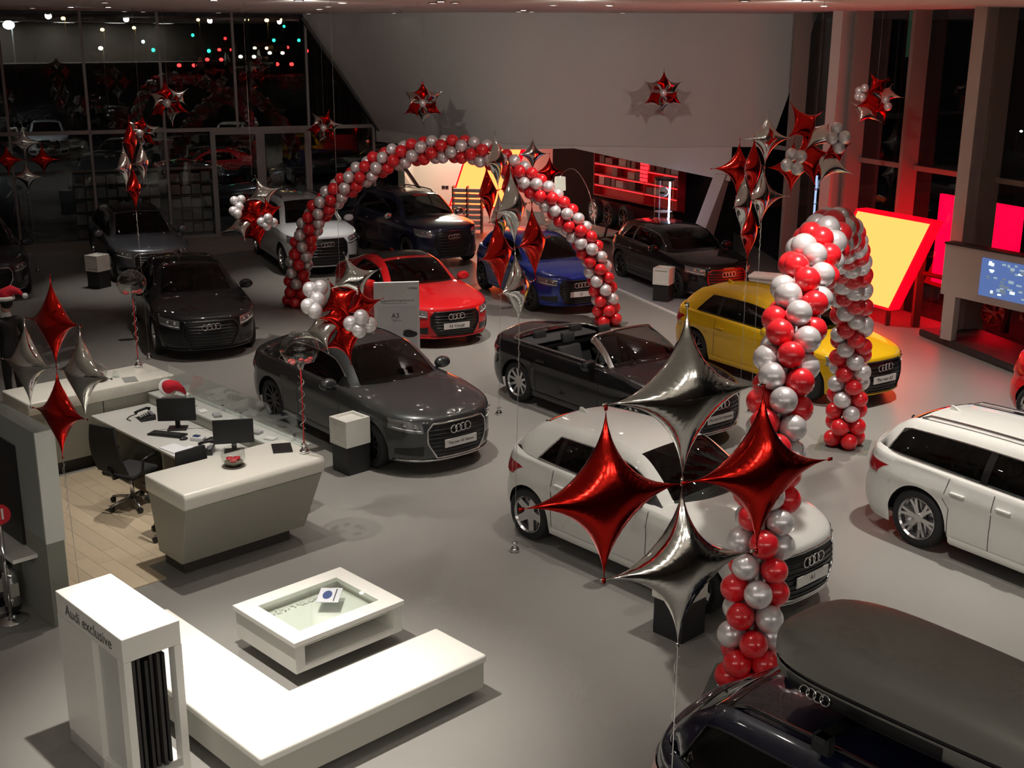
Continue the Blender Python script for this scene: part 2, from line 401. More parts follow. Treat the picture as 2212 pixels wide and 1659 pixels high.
    b.box(x0, x0 + .4, -wr, wr, T['b0'] - .10, T['b0'] - .05)
    b.build('cabin', M_plastic, root)
    sx = xw - 1.20
    for sy in (-.38, .38): inst('front_seat', im['seat'], root, (sx, sy, zf - .03), scale=(.95, .92, .93))
    for sy in (-.38, .38): inst('rear_seat', im['seat'], root, (sx - .74, sy, zf - .03), scale=(.78, .92, .74 if not cabrio else .8))
    inst('steering_wheel', im['sw'], root, (xw - .68, -.38, zf + .46 * zk ** .3), (0, R_(-25), 0))
    # canopy
    zprof = mono([(xw, T['cw'] - .005), (lerp(xw, xt, .5), lerp(T['cw'], H - .045, .5) + .035), (xt, H - .045), (xp, H), (xh, H - (.045 if not tail else .05)), (lerp(xh, xb, .5), lerp(H - .05, T['zb'], .5) + (.035 if tail else .05)), (xb, T['zb'])])
    wt = mono([(xw, .80 * W), (xt, .665 * W), (xp, .65 * W), (xh, .635 * W), (xb, (.70 if tail else .72) * W)])
    gF = mono([(xp, 0), (xt, .25), (xw, 1)]); gR = mono([(xb, 1), (xh, .3), (xp, 0)])
    belt = mono([(xb - .1, T['b1'] - .005), (xw, T['b0'] + .0), (xw + .1, T['b0'])])
    def S(u, wv):
        x = lerp(xw + .03, xb, u); sg = 1 if wv >= 0 else -1; v = 1 - abs(wv)
        zC = zprof(x); ye = wt(x); zE = zC - .06
        zB = belt(x); yB = min(yout(x, zB), yout(max(x, xr + .1), zB)) - .045
        yB = max(yB, ye + .01)
        if zE < zB + .01: zB = zE - .015
        B = np.array([yB, zB]); E = np.array([ye, zE]); Cn = np.array([0, zC])
        Q1 = B + (E - B) * .86; Q2 = np.array([ye * .86, zE + .028])
        if v < .42:
            s = v / .42; p = B + (Q1 - B) * s; p = p + np.array([.022 * math.sin(PI * s), 0]) * (zE - zB) / .4
        elif v < .58:
            s = (v - .42) / .16; p = (1 - s) ** 2 * Q1 + 2 * s * (1 - s) * E + s * s * Q2
        else:
            s = (v - .58) / .42; y = Q2[0] * (1 - s); p = np.array([y, Q2[1] + (zC - Q2[1]) * (1 - (1 - s) ** 2)])
        f = (p[0] / W) ** 2
        return np.array([x - .30 * f * gF(x) + .20 * f * gR(x), sg * p[0], p[1]])
    def patch(nm, u0, u1, w0, w1, mt, off=0., nu=14, nv=10, parent=root, smooth=True, build=True):
        G = []
        for j in range(nv + 1):
            wv = lerp(w0, w1, j / nv); r = []
            a = u0(wv) if callable(u0) else u0; e = u1(wv) if callable(u1) else u1
            for i in range(nu + 1):
                u = lerp(a, e, i / nu); p = S(u, wv)
                if off:
                    du = S(min(u + .004, 1), wv) - S(max(u - .004, 0), wv); dv = S(u, min(1, wv + .01)) - S(u, max(-1, wv - .01))
                    nn = np.cross(du, dv); l = np.linalg.norm(nn); nn = nn / l if l > 1e-9 else np.array([0, 0, 1.])
                    if nn[2] * 1. + nn[1] * np.sign(p[1]) < 0: nn = -nn
                    p = p + nn * off
                r.append(tuple(p))
            G.append(r)
        o = MB().grid(G).build(nm, mt, parent, smooth=smooth)
        return o
    ux = lambda x: (xw + .03 - x) / (xw + .03 - xb)
    ut, uh = ux(xt), ux(xh)
    blackrail = M_plastic if trim_dark else paint
    if not cabrio:
        patch('windscreen', 0, ut, -.53, .53, M_carglass, nu=16, nv=20)
        roof = patch('roof', ut, uh, -.53, .53, paint, nu=18, nv=20)
        if sunroof: patch('sunroof', ut + .05, lerp(ut, uh, .78), -.40, .40, M_grille, .006, parent=roof)
        patch('rear_window', uh, 1, -.46, .46, M_carglass, nu=12, nv=16)
        uc0, uc1 = T['uc']
        ubp = ux(xw - (1.62 if T['nd'] == 4 else 1.75))
        for sg in (1, -1):
            u_c = lambda wv: lerp(uc1, uc0, (abs(wv) - .44) / .56)
            if T['nd'] == 4:
                patch('side_window', .1, ubp, sg * .52, sg, M_carglass, nu=12, nv=8); patch('side_window', ubp, .95, sg * .52, sg, M_carglass, nu=12, nv=8)
            else:
                patch('side_window', .1, ubp, sg * .52, sg, M_carglass, nu=14, nv=8); patch('side_window', ubp, .95, sg * .52, sg, M_carglass, nu=10, nv=8)
            patch('window_frame', 0., lambda wv: u_c(wv) + .03, sg * .42, sg * .60, paint, .005, nu=30, nv=5)
            patch('rear_pillar', u_c, 1., sg * .42, sg * 1.0, paint, .006, nu=14, nv=12)
            patch('middle_pillar', ubp - .014, ubp + .014, sg * .58, sg * .99, M_grille, .004, nu=3, nv=8)
            patch('front_pillar_base', 0, .12, sg * .56, sg, M_grille, .003, nu=6, nv=5)
            tp = []
            for k in range(25):
                wv = sg * .985; u = lerp(.10, u_c(wv), k / 24); p = S(u, wv); tp.append((p[0], p[1] + sg * .008, p[2] + .006))
            for k in range(1, 8): wv = sg * lerp(.985, .60, k / 8); p = S(u_c(wv), wv); tp.append((p[0], p[1] + sg * .01, p[2]))
            for k in range(25): wv = sg * .60; p = S(lerp(u_c(wv), .10, k / 24), wv); tp.append((p[0], p[1] + sg * .01, p[2]))
            MB().tube(tp, .009, 5).build('window_trim', M_chrome if chrome else M_plastic, root, smooth=True)
            if rails:
                rp = [Vector(S(lerp(ut + .06, uh - .01, k / 16), sg * .40)) for k in range(17)]
                rp = [rp[0]] + [p + Vector((0, 0, .045)) for p in rp[1:-1]] + [rp[-1]]
                MB().tube(rp, .016, 6).build('roof_rail', rails, root, smooth=True)
    else:
        patch('windscreen', 0, ut, -.53, .53, M_carglass, nu=16, nv=20)
        for sg in (1, -1): patch('windscreen_pillar', 0, ut, sg * .47, sg * .60, M_chrome, .006, nu=16, nv=4)
        hp = [S(ut, lerp(-.58, .58, k / 24)) for k in range(25)]
        MB().tube([tuple(p) for p in hp], .022, 8).build('windscreen_header', M_chrome, root, smooth=True)
        ring = []
        xs_ = np.linspace(xw - .28, xb + .1, 20)
        for x in xs_: ring.append((x, yout(x, .9) - .075, zs(x) + .045))
        for k in range(1, 16):
            a = PI * k / 16; yy = yout(xb + .1, .9) - .075; ring.append((xb + .1 - .22 * math.sin(a), yy * math.cos(a), zs(xb) + .05 + .03 * math.sin(a)))
        for x in xs_[::-1]: ring.append((x, -(yout(x, .9) - .075), zs(x) + .045))
        MB().tube(ring, .022, 6).build('cockpit_trim', mat('satin_grey', (.35, .35, .35), .3, metal=.9), root, smooth=True)
        b = MB(); b.box(xb - .02, xb + .42, -.66, .66, zs(xb) - .02, zs(xb) + .035); b.build('folded_roof_cover', mat('hood_cloth', (.05, .05, .052), .8), root, bevel=.03, smooth=True)
    # wheels
    tm, rm = wheel_meshes(R, wheel)
    for xa in (xaf, xar):
        for sg in (1, -1):
            t = inst('wheel', tm, root, (xa, sg * (Wz(R) - .115), R), (0, random.uniform(0, 1), 0 if sg > 0 else PI))
            inst('rim', rm, t)
    # mirrors
    for sg in (1, -1):
        mx, my, mz = xw - .42, sg * (W + .07), T['b0'] + .06
        b = MB(); b.ell((mx, my, mz), (.10, .13, .088), 14, 10)
        V2 = [(min(x, mx + .07) if x > mx else max(x, mx - .035), y, z) for x, y, z in b.V]; b.V = V2
        o = b.build('door_mirror', paint if not trim_dark else M_chrome, root, smooth=True)
        b = MB(); b.tube([(mx + .01, sg * (W - .06), mz - .07), (mx, my - sg * .04, mz - .05)], .022, 6); b.build('mirror_arm', M_plastic, o)
        b = MB(); b.box(mx - .039, mx - .036, my - .085, my + .085, mz - .05, mz + .05); b.build('mirror_glass', M_chrome, o)
    # seams and handles on the flanks
    doorx = [xw - .30, xw - 1.42, xar + R + .02] if T['nd'] == 4 else [xw - .30, xw - 1.72]
    for sg in (1, -1):
        for x in doorx:
            G = []
            for j in range(9):
                z = lerp(sill + .09, belt(x) - .03, j / 8); xx = x - (.10 * (1 - j / 8) if x == doorx[-1] and T['nd'] == 4 else 0)
                if T['nd'] == 4 and x == doorx[-1] and z < R * 2: xx = max(xx, xar + Ra + .02)
                y = yout(xx, z) + .0025; G.append([(xx - .004, sg * y, z), (xx + .004, sg * y, z)])
            MB().grid(G, sg > 0).build('door_seam', M_grille, root)
        for x in doorx[1:]:
            hx = x + .14; hz = T['b0'] - .13 * zk; y = yout(hx, hz)
            b = MB(); b.box(hx - .09, hx + .09, y - .005, y + .032, hz - .016, hz + .016)
            if sg < 0: b.V = [(x_, -y_, z_) for x_, y_, z_ in b.V]; b.F = [f[::-1] for f in b.F]
            b.build('door_handle', paint if not trim_dark else M_chrome, root, bevel=.012, smooth=True)
        G = []
        for k in range(21):
            x = lerp(xar + Ra + .05, xaf - Ra - .05, k / 20); z = sill + .07; y = yout(x, z); G.append([(x, sg * (y + .004), z - .05), (x, sg * (y + .02), z - .01), (x, sg * (yout(x, z + .04) + .004), z + .03)])
        MB().grid(G, sg > 0).build('side_sill', paint, root, smooth=True)
    # front and rear lamps, grille, plate
    def FX(y, z): q = (max(0, 1 - min(1, abs(y) / Wz(z)) ** nf)) ** (1 / mf); return x0f + (XF(z) - x0f) * q
    def RX(y, z): q = (max(0, 1 - min(1, abs(y) / Wz(z)) ** nr)) ** (1 / mr); return x0r + (XR(z) - x0r) * q
    def fgrid(nm, cols_, mt, fx=FX, off=.006, parent=root, sgx=1, nz=6):
        G = [[(fx(y, lerp(z0_, z1_, j / nz)) + sgx * off, y, lerp(z0_, z1_, j / nz)) for j in range(nz + 1)] for (y, z0_, z1_) in cols_]
        flip = (cols_[-1][0] > cols_[0][0]) == (sgx < 0)
        return MB().grid(G, not flip).build(nm, mt, parent, smooth=True)
    g0, g1 = (.255 * zk, zn - .055)
    gw = .47 * W / .9
    def ghw(s): return gw * (.74 + .26 * min(1, s / .45)) if s < .82 else gw * (1 - .16 * (s - .82) / .18)
    outl = []
    gr = MB(); G = []
    for j in range(13):
        s = j / 12; z = lerp(g0, g1, s); hw = ghw(s)
        G.append([(FX(y, z) + .008, y, z) for y in np.linspace(-hw, hw, 17)])
    gr.grid(G); grille = gr.build('grille', M_grille, root, smooth=True); cleanup(grille)
    ol = [(FX(ghw(j / 12), lerp(g0, g1, j / 12)) + .012, ghw(j / 12), lerp(g0, g1, j / 12)) for j in range(13)] + [(FX(y, g1) + .012, y, g1) for y in np.linspace(ghw(1), -ghw(1), 11)[1:-1]] + \
         [(FX(ghw(j / 12), lerp(g0, g1, j / 12)) + .012, -ghw(j / 12), lerp(g0, g1, j / 12)) for j in range(12, -1, -1)] + [(FX(y, g0) + .012, y, g0) for y in np.linspace(-ghw(0), ghw(0), 9)[1:-1]]
    MB().tube(ol, .014, 6, closed=True).build('grille_frame', grille_frame or (M_chrome if chrome else M_plastic), grille, smooth=True)
    for k in range(7):
        s = .10 + .12 * k; z = lerp(g0, g1, s); hw = ghw(s) - .01
        MB().tube([(FX(y, z) + .013, y, z) for y in np.linspace(-hw, hw, 9)], .008, 5).build('grille_bar', grille_frame or M_dalloy, grille, smooth=True)
    if rings:
        zr = lerp(g0, g1, .80); inst('rings_badge', rings_mesh(), grille, mtx=frame((FX(0, zr) + .026, 0, zr), (0, 1, 0), (1, 0, 0), (-.1, 0, 1)) @ Matrix.Scale(.9, 4))
    if plate is not None:
        zp = lerp(g0, g1, .40); px = FX(.2, zp) + .03
        b = MB(); b.box(px - .01, px, -.26, .26, zp - .056, zp + .056); pl = b.build('number_plate', M_plate, root)
        if plate: text('plate_lettering', plate, .075 if len(plate) < 12 else .052, M_ink, pl, frame((px + .0015, 0, zp), (0, 1, 0), (0, 0, 1), (1, 0, 0)))
    for sg in (1, -1):
        cols_ = []
        for k in range(13):
            s = k / 12; y = lerp(gw + .045, .905 * W, s); xx = FX(y, zn - .08)
            hi = min(zn - .035 + .06 * s, zs(xx) - .006); lo = zn - .175 * zk + .05 * s ** 2
            cols_.append((sg * y, lo, hi))
        hl = fgrid('headlight', cols_, lens)
        MB().tube([(FX(c[0], lerp(c[1], c[2], .22)) + .012, c[0], lerp(c[1], c[2], .22)) for c in cols_[1:-1]], .007, 5).build('running_light', mat('lamp_white', (.8, .8, .8), .2), hl, smooth=True)
        for s in (.32, .66):
            c = cols_[int(12 * s)]; zz = lerp(c[1], c[2], .62); b = MB(); b.ell((FX(c[0], zz) + .004, c[0], zz), (.015, .03, .026), 10, 7); b.build('projector_lamp', M_chrome, hl, smooth=True)
        cols_ = [(sg * lerp(gw + .04, .86 * W, k / 8), g0 + .03 + .02 * k / 8, g0 + lerp(.17, .13, k / 8) * zk) for k in range(9)]
        fgrid('air_intake', cols_, M_grille)
        cols_ = []
        for k in range(21):
            s = k / 20; y = lerp(.42 * W, .965 * W, s ** .7); cols_.append((sg * y, T['b1'] - .31 * zk + .03 * s, T['b1'] - .12 * zk - .03 * s))
        fgrid('tail_light', cols_, M_redlens, RX, .014, root, -1)
    MB().tube([(FX(y, sill + .03) + .012, y, sill + .03) for y in np.linspace(-.86 * W, .86 * W, 25)], .014, 6).build('front_lip', M_chrome if chrome else paint, root, smooth=True)
    cols_ = [(y, sill + .02, sill + .15) for y in np.linspace(-.7 * W, .7 * W, 13)]
    fgrid('rear_diffuser', cols_, M_plastic, RX, .005, root, -1)
    # fuel flap outline on the right flank, rear wiper
    if kind in ('estate', 'suv', 'hatch', 'a3'):
        p0, p1 = S(.985, 0), S(.93, -.18)
        MB().tube([tuple(np.array(p0) + (-.015, 0, .012)), tuple(np.array(S(.95, -.12)) + (-.015, 0, .02)), tuple(np.array(p1) + (-.012, 0, .012))], .011, 6).build('rear_wiper', M_plastic, root)
    b = MB(); pa = S(lerp(ut, uh, .93), 0) if not cabrio else None
    if pa is not None:
        b.prism([(pa[0] + .09, pa[2] - .01), (pa[0] - .07, pa[2] - .01), (pa[0] - .06, pa[2] + .05), (pa[0] - .02, pa[2] + .045)], -.014, .014, lambda a, z, h: (a, h, z)); b.build('roof_aerial', paint, root)
    root['car_S'] = 1
    return root, S, (ut, uh)

def paintmat(name, col, metal=.0, rough=.3):
    return mat(name, col, rough if metal else .5, metal=metal, coat=1., cr=.06, noise=0, spec=.5 if metal else .12)
P_grey = paintmat('paint_dark_grey', (.045, .050, .052), .35, .32)
P_black = paintmat('paint_black', (.005, .005, .006), .0, .3)
P_silver = paintmat('paint_silver_grey', (.20, .215, .25), .75, .3)
P_dark = paintmat('paint_dark_blue_grey', (.025, .028, .04), .4, .3)
P_white = paintmat('paint_white', (.72, .72, .69), .0, .3)
P_cool = paintmat('paint_cool_white', (.70, .73, .76), .0, .3)
P_navy = paintmat('paint_navy', (.006, .010, .045), .3, .3)
P_red = paintmat('paint_red', (.62, .008, .012), .0, .3)
P_blue = paintmat('paint_blue', (.008, .03, .28), .35, .28)
P_yel = paintmat('paint_yellow', (.68, .40, .006), .0, .3)
# ---------------------------------------------------------------- the cars on the floor
CARS = {}
CARS['a3'] = make_car('dark grey saloon car behind the front reception counter', 'saloon', P_grey, (-2.11, 16.81), 309.8, 'dten', 'The new A3 Saloon', chrome=True)
CARS['a4'] = make_car('glossy black saloon car behind the rear reception counter', 'a4', P_black, (-6.25, 22.82), 293.5, 'ten', chrome=False)
CARS['a6'] = make_car('silver grey estate car with panoramic roof near the rear glass wall', 'estate', P_silver, (-9.26, 29.5), 296.7, 'ten', chrome=True, sunroof=True, rails=M_plastic)
CARS['dk'] = make_car('dark blue grey car cut by the left edge of the photo', 'estate', P_dark, (-12.27, 27.37), 297.6, 'ten', chrome=True)
CARS['q5'] = make_car('white sports utility car partly behind the far balloon arch', 'suv', P_cool, (-5.34, 30.44), 294.1, 'ten', None, chrome=False, rails=M_chrome)
CARS['q7'] = make_car('dark navy sports utility car parked behind the red coupe', 'suv', P_navy, (-2.63, 31.63), 300.4, 'dten', trim_dark=True, rails=M_plastic)
CARS['a5'] = make_car('bright red coupe with black glass sunroof', 'coupe', P_red, (-2.10, 23.74), 297.4, 'dten', 'A5 Coup\u00e9', sunroof=True)
CARS['s1'] = make_car('bright blue hatchback under the far balloon arch', 'hatch', P_blue, (.59, 26.25), 295.0, 'dark', 'S1', chrome=False)
CARS['s3'] = make_car('black three-door hatchback with red-edged grille on the tiled platform', 'a3', P_black, (3.86, 27.68), 292.4, 'dark', chrome=True, grille_frame=mat('red_trim', (.5, .01, .015), .25, metal=.3))
CARS['ye'] = make_car('yellow hatchback parked behind the near balloon arch', 'a3', P_yel, (4.64, 19.95), 304.0, 'dark', 'The new A3', chrome=False)
CARS['cb'] = make_car('black convertible car with its roof folded down', 'cabrio', P_black, (1.54, 17.84), 308.7, 'ten', 'The new A3 Cabriolet', chrome=True)
CARS['a1'] = make_car('white hatchback behind the large foil balloon cross', 'hatch', P_white, (1.67, 12.44), 311.8, 'five', 'A1', chrome=True)
CARS['av'] = make_car('white estate car with roof rails at the right edge', 'estate', P_white, (6.09, 12.11), 304.7, 'six', chrome=True, rails=M_chrome)
# ================================================================ ROOM
M_floor = mat('floor_grey', (.265, .257, .24), .42, noise=.05, nscale=1.2)
M_ceil = mat('ceiling_white', (.85, .83, .80), .8)
M_wall = mat('curved_wall_grey', (.56, .545, .525), .75, noise=.03, nscale=2)
M_lip = mat('wall_lip_white', (.66, .63, .60), .7)
M_frame = mat('mullion_grey', (.22, .205, .20), .5)
M_fin = mat('fin_brown_grey', (.26, .22, .20), .55)
M_colm = mat('column_white', (.58, .55, .52), .6)
M_asph = mat('asphalt', (.035, .035, .036), .75, noise=.3, nscale=.8)
M_dark = mat('dark_panel', (.03, .028, .028), .5)
st = lambda o: tag(o, kind='structure')
FA = R_(22.5); FP = (-9.24, 33.84); FD = (math.cos(FA), math.sin(FA))           # rear-left glass wall
def fac(t, z, off=0.): return (FP[0] + t * FD[0] - off * FD[1] * -1 * -1, FP[1] + t * FD[1] + off * FD[0], z)
RD = (.3788, -.9255); RP = (8.76, 24.01)                                          # right glass wall
def facR(t, z, off=0.): return (RP[0] + t * RD[0] + off * .9255, RP[1] + t * RD[1] + off * .3788, z)
# floor: inside up to the glass, continuing into the alcove
b = MB(); b.prism([(-18.5, 30.0), (-18.5, -3), (18.5, -3), (18.5, 0.2), (7.0, 28.31), (6.3, 40), (-3.0, 40), (-3.0, 36.42)], -.25, 0); st(b.build('floor', M_floor))
# oak planks behind the reception counters
root = st(empty('floor_oak', UV(0, 0, 0), A44)); M_oak = [mat('oak_%s' % n, c, .45, noise=.08, nscale=5) for n, c in (('a', (.56, .455, .32)), ('b', (.53, .43, .305)), ('c', (.59, .48, .34)))]
pv = 11.0; k = 0; u = 4.38
pm = {}
rr = random.Random(3)
while u < 6.7:
    v = 11.0 - rr.uniform(0, .9)
    while v < 14.72:
        v1 = v + 1.25; a, e = max(v, 11.0 if u < 5.5 else 11.44), min(v1, 14.72)
        if e - a > .05:
            bb = MB(); bb.box(u + .0015, min(u + .19, 7.42) - .0015, a + .0015, e - .0015, 0, .012); bb.build('plank', M_oak[rr.randrange(3)], root)
        v = v1
    u += .19
# low tiled platform along the right glass wall
pe = (2.2, 27.43)
root = st(empty('floor_platform')); M_tile = mat('platform_tile', (.26, .27, .29), .35, noise=.04, nscale=2)
dx, dy = .3584, -.9336
def plat(s, t): return (2.15 + s * dx - t * dy, 27.55 + s * dy + t * dx)
for i in range(6):
    for j in range(4):
        q = [plat(-2.6 + i * 1.2 + .004, .12 + j * .9 + .004), plat(-2.6 + (i + 1) * 1.2 - .004, .12 + j * .9 + .004), plat(-2.6 + (i + 1) * 1.2 - .004, .12 + (j + 1) * .9 - .004), plat(-2.6 + i * 1.2 + .004, .12 + (j + 1) * .9 - .004)]
        if max(p[1] for p in q) < 30.4: MB().prism(q, 0, .02).build('tile', M_tile, root)
q = [plat(-2.8, 0), plat(4.6, 0), plat(4.6, .11), plat(-2.8, .11)]
MB().prism(q, 0, .03).build('edge_strip', mat('edge_white', (.6, .6, .58), .4), root)
# ceiling
b = MB(); b.prism([(-18.5, 30.0), (-18.5, -3), (18.5, -3), (18.5, 0.2), (7.0, 28.31), (7.4, 31.0), (5, 31.3), (-1.0, 31.9), (-4.0, 34.2), (-5.6, 35.35)], CEIL, CEIL + .15); st(b.build('ceiling', M_ceil))
st(MB().box(-18.8, -18.6, -3, 30, 0, CEIL).build('wall_left', M_ceil)); st(MB().box(-18.6, 18.6, -3.2, -3, 0, CEIL).build('wall_rear', mat('gallery_wall', (.20, .185, .165), .7)))
# leaning curved wall
Tp = [(-5.95, 35.2), (-4.9, 34.5), (-3.4, 33.2), (-1.6, 31.95), (.4, 31.25), (2.6, 31.0), (5.0, 30.9), (7.45, 30.9)]
Bp = [(-4.05, 36.0), (-3.2, 34.7), (-2.1, 33.1), (-.65, 31.55), (.7, 30.85), (2.4, 30.6), (4.3, 30.6), (6.44, 30.7)]
def cat(P, n=6):
    out = []
    for i in range(len(P) - 1):
        p0, p1, p2, p3 = P[max(0, i - 1)], P[i], P[i + 1], P[min(len(P) - 1, i + 2)]
        for k in range(n):
            t = k / n; out.append(tuple(.5 * (2 * p1[d] + (p2[d] - p0[d]) * t + (2 * p0[d] - 5 * p1[d] + 4 * p2[d] - p3[d]) * t * t + (3 * p1[d] - p0[d] - 3 * p2[d] + p3[d]) * t ** 3) for d in range(len(p1))))
    return out + [tuple(P[-1])]
tc, bc = cat(Tp), cat(Bp); N = len(tc)
ZK = 2.92
G = [[(lerp(bc[i][0], tc[i][0], k / 8), lerp(bc[i][1], tc[i][1], k / 8), lerp(ZK, CEIL + .02, k / 8)) for i in range(N)] for k in range(9)]
Gb = [[(x, y + .2, z) for x, y, z in r] for r in G]
b = MB(); b.grid(G, True); b.grid(Gb); b.grid([G[0], Gb[0]]); b.grid([[r[0] for r in G], [r[0] for r in Gb]]); b.grid([[r[-1] for r in G], [r[-1] for r in Gb]], True)
curved_wall = b.build('wall_back', M_wall, smooth=True); st(curved_wall)
# lighter lip below the wall, its lower edge peaks in the middle
def lipz(x): return lerp(2.55, 2.86, min(1, max(0, (x + 4) / 5.5))) if x < 1.5 else lerp(2.86, 2.14, (x - 1.5) / 3.6)
G = []
for k in range(4):
    G.append([(bc[i][0], bc[i][1] + .03 + .12 * k / 3 * 0, lerp(ZK, max(1.9, lipz(bc[i][0])), k / 3)) for i in range(N) if bc[i][0] < 5.75])
Gb = [[(x, y + .35, z) for x, y, z in r] for r in G]
b = MB(); b.grid(G); b.grid(Gb, True); b.grid([G[-1], Gb[-1]]); b.grid([[r[-1] for r in G], [r[-1] for r in Gb]])
st(b.build('trim_1', M_lip, smooth=False))
# leaning leg on the right of the alcove
V = []
for (x, z) in ((5.05, 2.25), (5.35, 2.25), (4.62, 0), (4.32, 0)):
    for (ax, ay) in ((0, 0), (.50, .9)): V.append((x + ax, 30.55 + ay, z))
st(MB().add([V[0], V[2], V[4], V[6], V[1], V[3], V[5], V[7]], [(0, 3, 2, 1), (4, 5, 6, 7), (0, 1, 5, 4), (1, 2, 6, 5), (2, 3, 7, 6), (3, 0, 4, 7)]).build('trim_2', M_lip))
# alcove shell
M_warmw = mat('alcove_white', (.66, .67, .58), .7)
st(MB().prism([(-3.45, 36.35), (-3.3, 38.6), (1.3, 38.6), (1.3, 38.45), (-3.12, 38.45), (-3.25, 36.35)], 0, 3.3).build('wall_alcove', M_warmw))
st(MB().prism([(-3.6, 36.2), (-3.3, 38.6), (7.5, 38.6), (6.5, 31.0), (4.2, 31.0), (.8, 31.25), (-2.0, 33.6)], 3.3, 3.4).build('ceiling_alcove', M_dark))
st(MB().prism([(1.20, 38.52), (5.5, 30.95), (5.72, 31.06), (1.42, 38.62)], 0, 3.3).build('wall_display', mat('black_wall', (.006, .0055, .0055), .7, spec=.1)))
# ---- rear-left glass wall
def bar(t0, t1, z0, z1, d0, d1, f=fac):
    V = [f(t, z, d) for z in (z0, z1) for (t, d) in ((t0, d0), (t1, d0), (t1, d1), (t0, d1))]
    return V, [(3, 2, 1, 0), (4, 5, 6, 7), (0, 1, 5, 4), (1, 2, 6, 5), (2, 3, 7, 6), (3, 0, 4, 7)]
def fac(t, z, off=0.): return (FP[0] + t * FD[0] + off * FD[1], FP[1] + t * FD[1] - off * FD[0], z)   # off > 0 towards the room
root = st(empty('window_1'))
def slant_t(z): return 3.54 + (6.0 - z) / 1.45
mul = [-8.7, -6.5, -4.34, -2.33, -.37, 1.62, 3.65]
for t in mul:
    V, Fc = bar(t - .035, t + .035, 0 if t not in (1.62,) else 3.0, CEIL, .0, .16); mk('mullion', V, Fc, M_frame, root)
V, Fc = bar(-9.5, 5.55, 2.95, 3.05, .0, .14); mk('transom', V, Fc, M_frame, root)
V, Fc = bar(-9.5, .87, 1.93, 2.0, .02, .10); mk('transom', V, Fc, M_frame, root)
V, Fc = bar(-9.5, 6.4, 0, .08, .0, .14); mk('sill', V, Fc, M_frame, root)
V, Fc = bar(5.52, 5.60, 0, 3.0, .0, .14); mk('mullion', V, Fc, M_frame, root)
edges = [-9.5] + mul
for a, e in zip(edges[:-1], edges[1:]):
    for z0, z1 in ((.08, 2.95), (3.05, CEIL)):
        if a >= -.4 and z0 < 1: continue
        mk('pane', [fac(a + .035, z0), fac(e - .035, z0), fac(e - .035, z1), fac(a + .035, z1)], [(0, 1, 2, 3)], M_facade, root)
mk('pane', [fac(3.69, 3.05), fac(slant_t(3.05), 3.05), fac(slant_t(5.9), 5.9), fac(3.69, 5.9)], [(0, 1, 2, 3)], M_facade, root)
mk('pane', [fac(3.69, .08), fac(5.5, .08), fac(5.5, 2.95), fac(3.69, 2.95)], [(0, 1, 2, 3)], M_facade, root)
mk('pane', [fac(5.62, .08), fac(7.3, .08), fac(6.69, 1.2), fac(5.62, 2.95)], [(0, 1, 2, 3)], M_facade, root)
mk('pane', [fac(-.33, .08), fac(.80, .08), fac(.80, 2.95), fac(-.33, 2.95)], [(0, 1, 2, 3)], M_facade, root)
V = [fac(slant_t(z) + dt, z, d) for z in (1.0, 6.0) for (dt, d) in ((-.05, 0), (.05, 0), (.05, .18), (-.05, .18))]
mk('slanted_frame', V, [(3, 2, 1, 0), (4, 5, 6, 7), (0, 1, 5, 4), (1, 2, 6, 5), (2, 3, 7, 6), (3, 0, 4, 7)], M_dark, root)
# double entrance door in the glass wall
root = st(empty('door_1'))
for (a, e, z0, z1) in ((.84, .98, 0, 3.0), (3.50, 3.64, 0, 3.0), (2.10, 2.24, 0, 2.85), (.98, 3.5, 2.85, 3.0), (2.24, 2.36, 0, 2.85)):
    V, Fc = bar(a, e, z0, z1, .02, .16); mk('door_frame', V, Fc, M_frame, root)
for a, e in ((.98, 2.10), (2.36, 3.5)): mk('pane', [fac(a, .02, .05), fac(e, .02, .05), fac(e, 2.85, .05), fac(a, 2.85, .05)], [(0, 1, 2, 3)], M_facade, root)
# ---- right glass wall
root = st(empty('window_2'))
mr_ = [-5.2, -3.01, -1.2, 1.1, 3.3, 5.5, 7.7, 10, 12.3, 14.6, 17, 19.4, 21.8]
for t in mr_:
    V, Fc = bar(t - .05, t + .05, 0, CEIL, -.40, 0, facR); mk('fin', V, Fc, M_fin, root)
V, Fc = bar(-6.4, 24, 2.96, 3.06, -.10, 0, facR); mk('transom', V, Fc, M_fin, root)
for a, e in zip(mr_[:-1], mr_[1:]):
    for z0, z1 in ((0, 2.96), (3.06, CEIL)): mk('pane', [facR(a + .05, z0), facR(e - .05, z0), facR(e - .05, z1), facR(a + .05, z1)], [(0, 1, 2, 3)], M_facade, root)
for k, (u0, v0) in enumerate([(21.75, 10.34), (23.55, 14.36), (19.95, 6.32)]):
    V = MB().box(u0, u0 + .63, v0, v0 + .24, 0, CEIL); o = V.build('column', M_colm, root); o.location = (0, 0, 0); o.rotation_euler = (0, 0, A44)
# back window between curved wall and right glass

V = [(7.0, 28.31), (7.45, 31.0)]
root = st(empty('window_3'))
for z0, z1 in ((0, 2.96), (3.06, CEIL)): mk('pane', [(6.85, 28.8, z0), (7.95, 31.2, z0), (7.95, 31.2, z1), (6.85, 28.8, z1)], [(0, 1, 2, 3)], M_facade, root)
MB().box(7.55, 7.67, 30.9, 31.02, 0, CEIL).build('fin', M_fin, root)
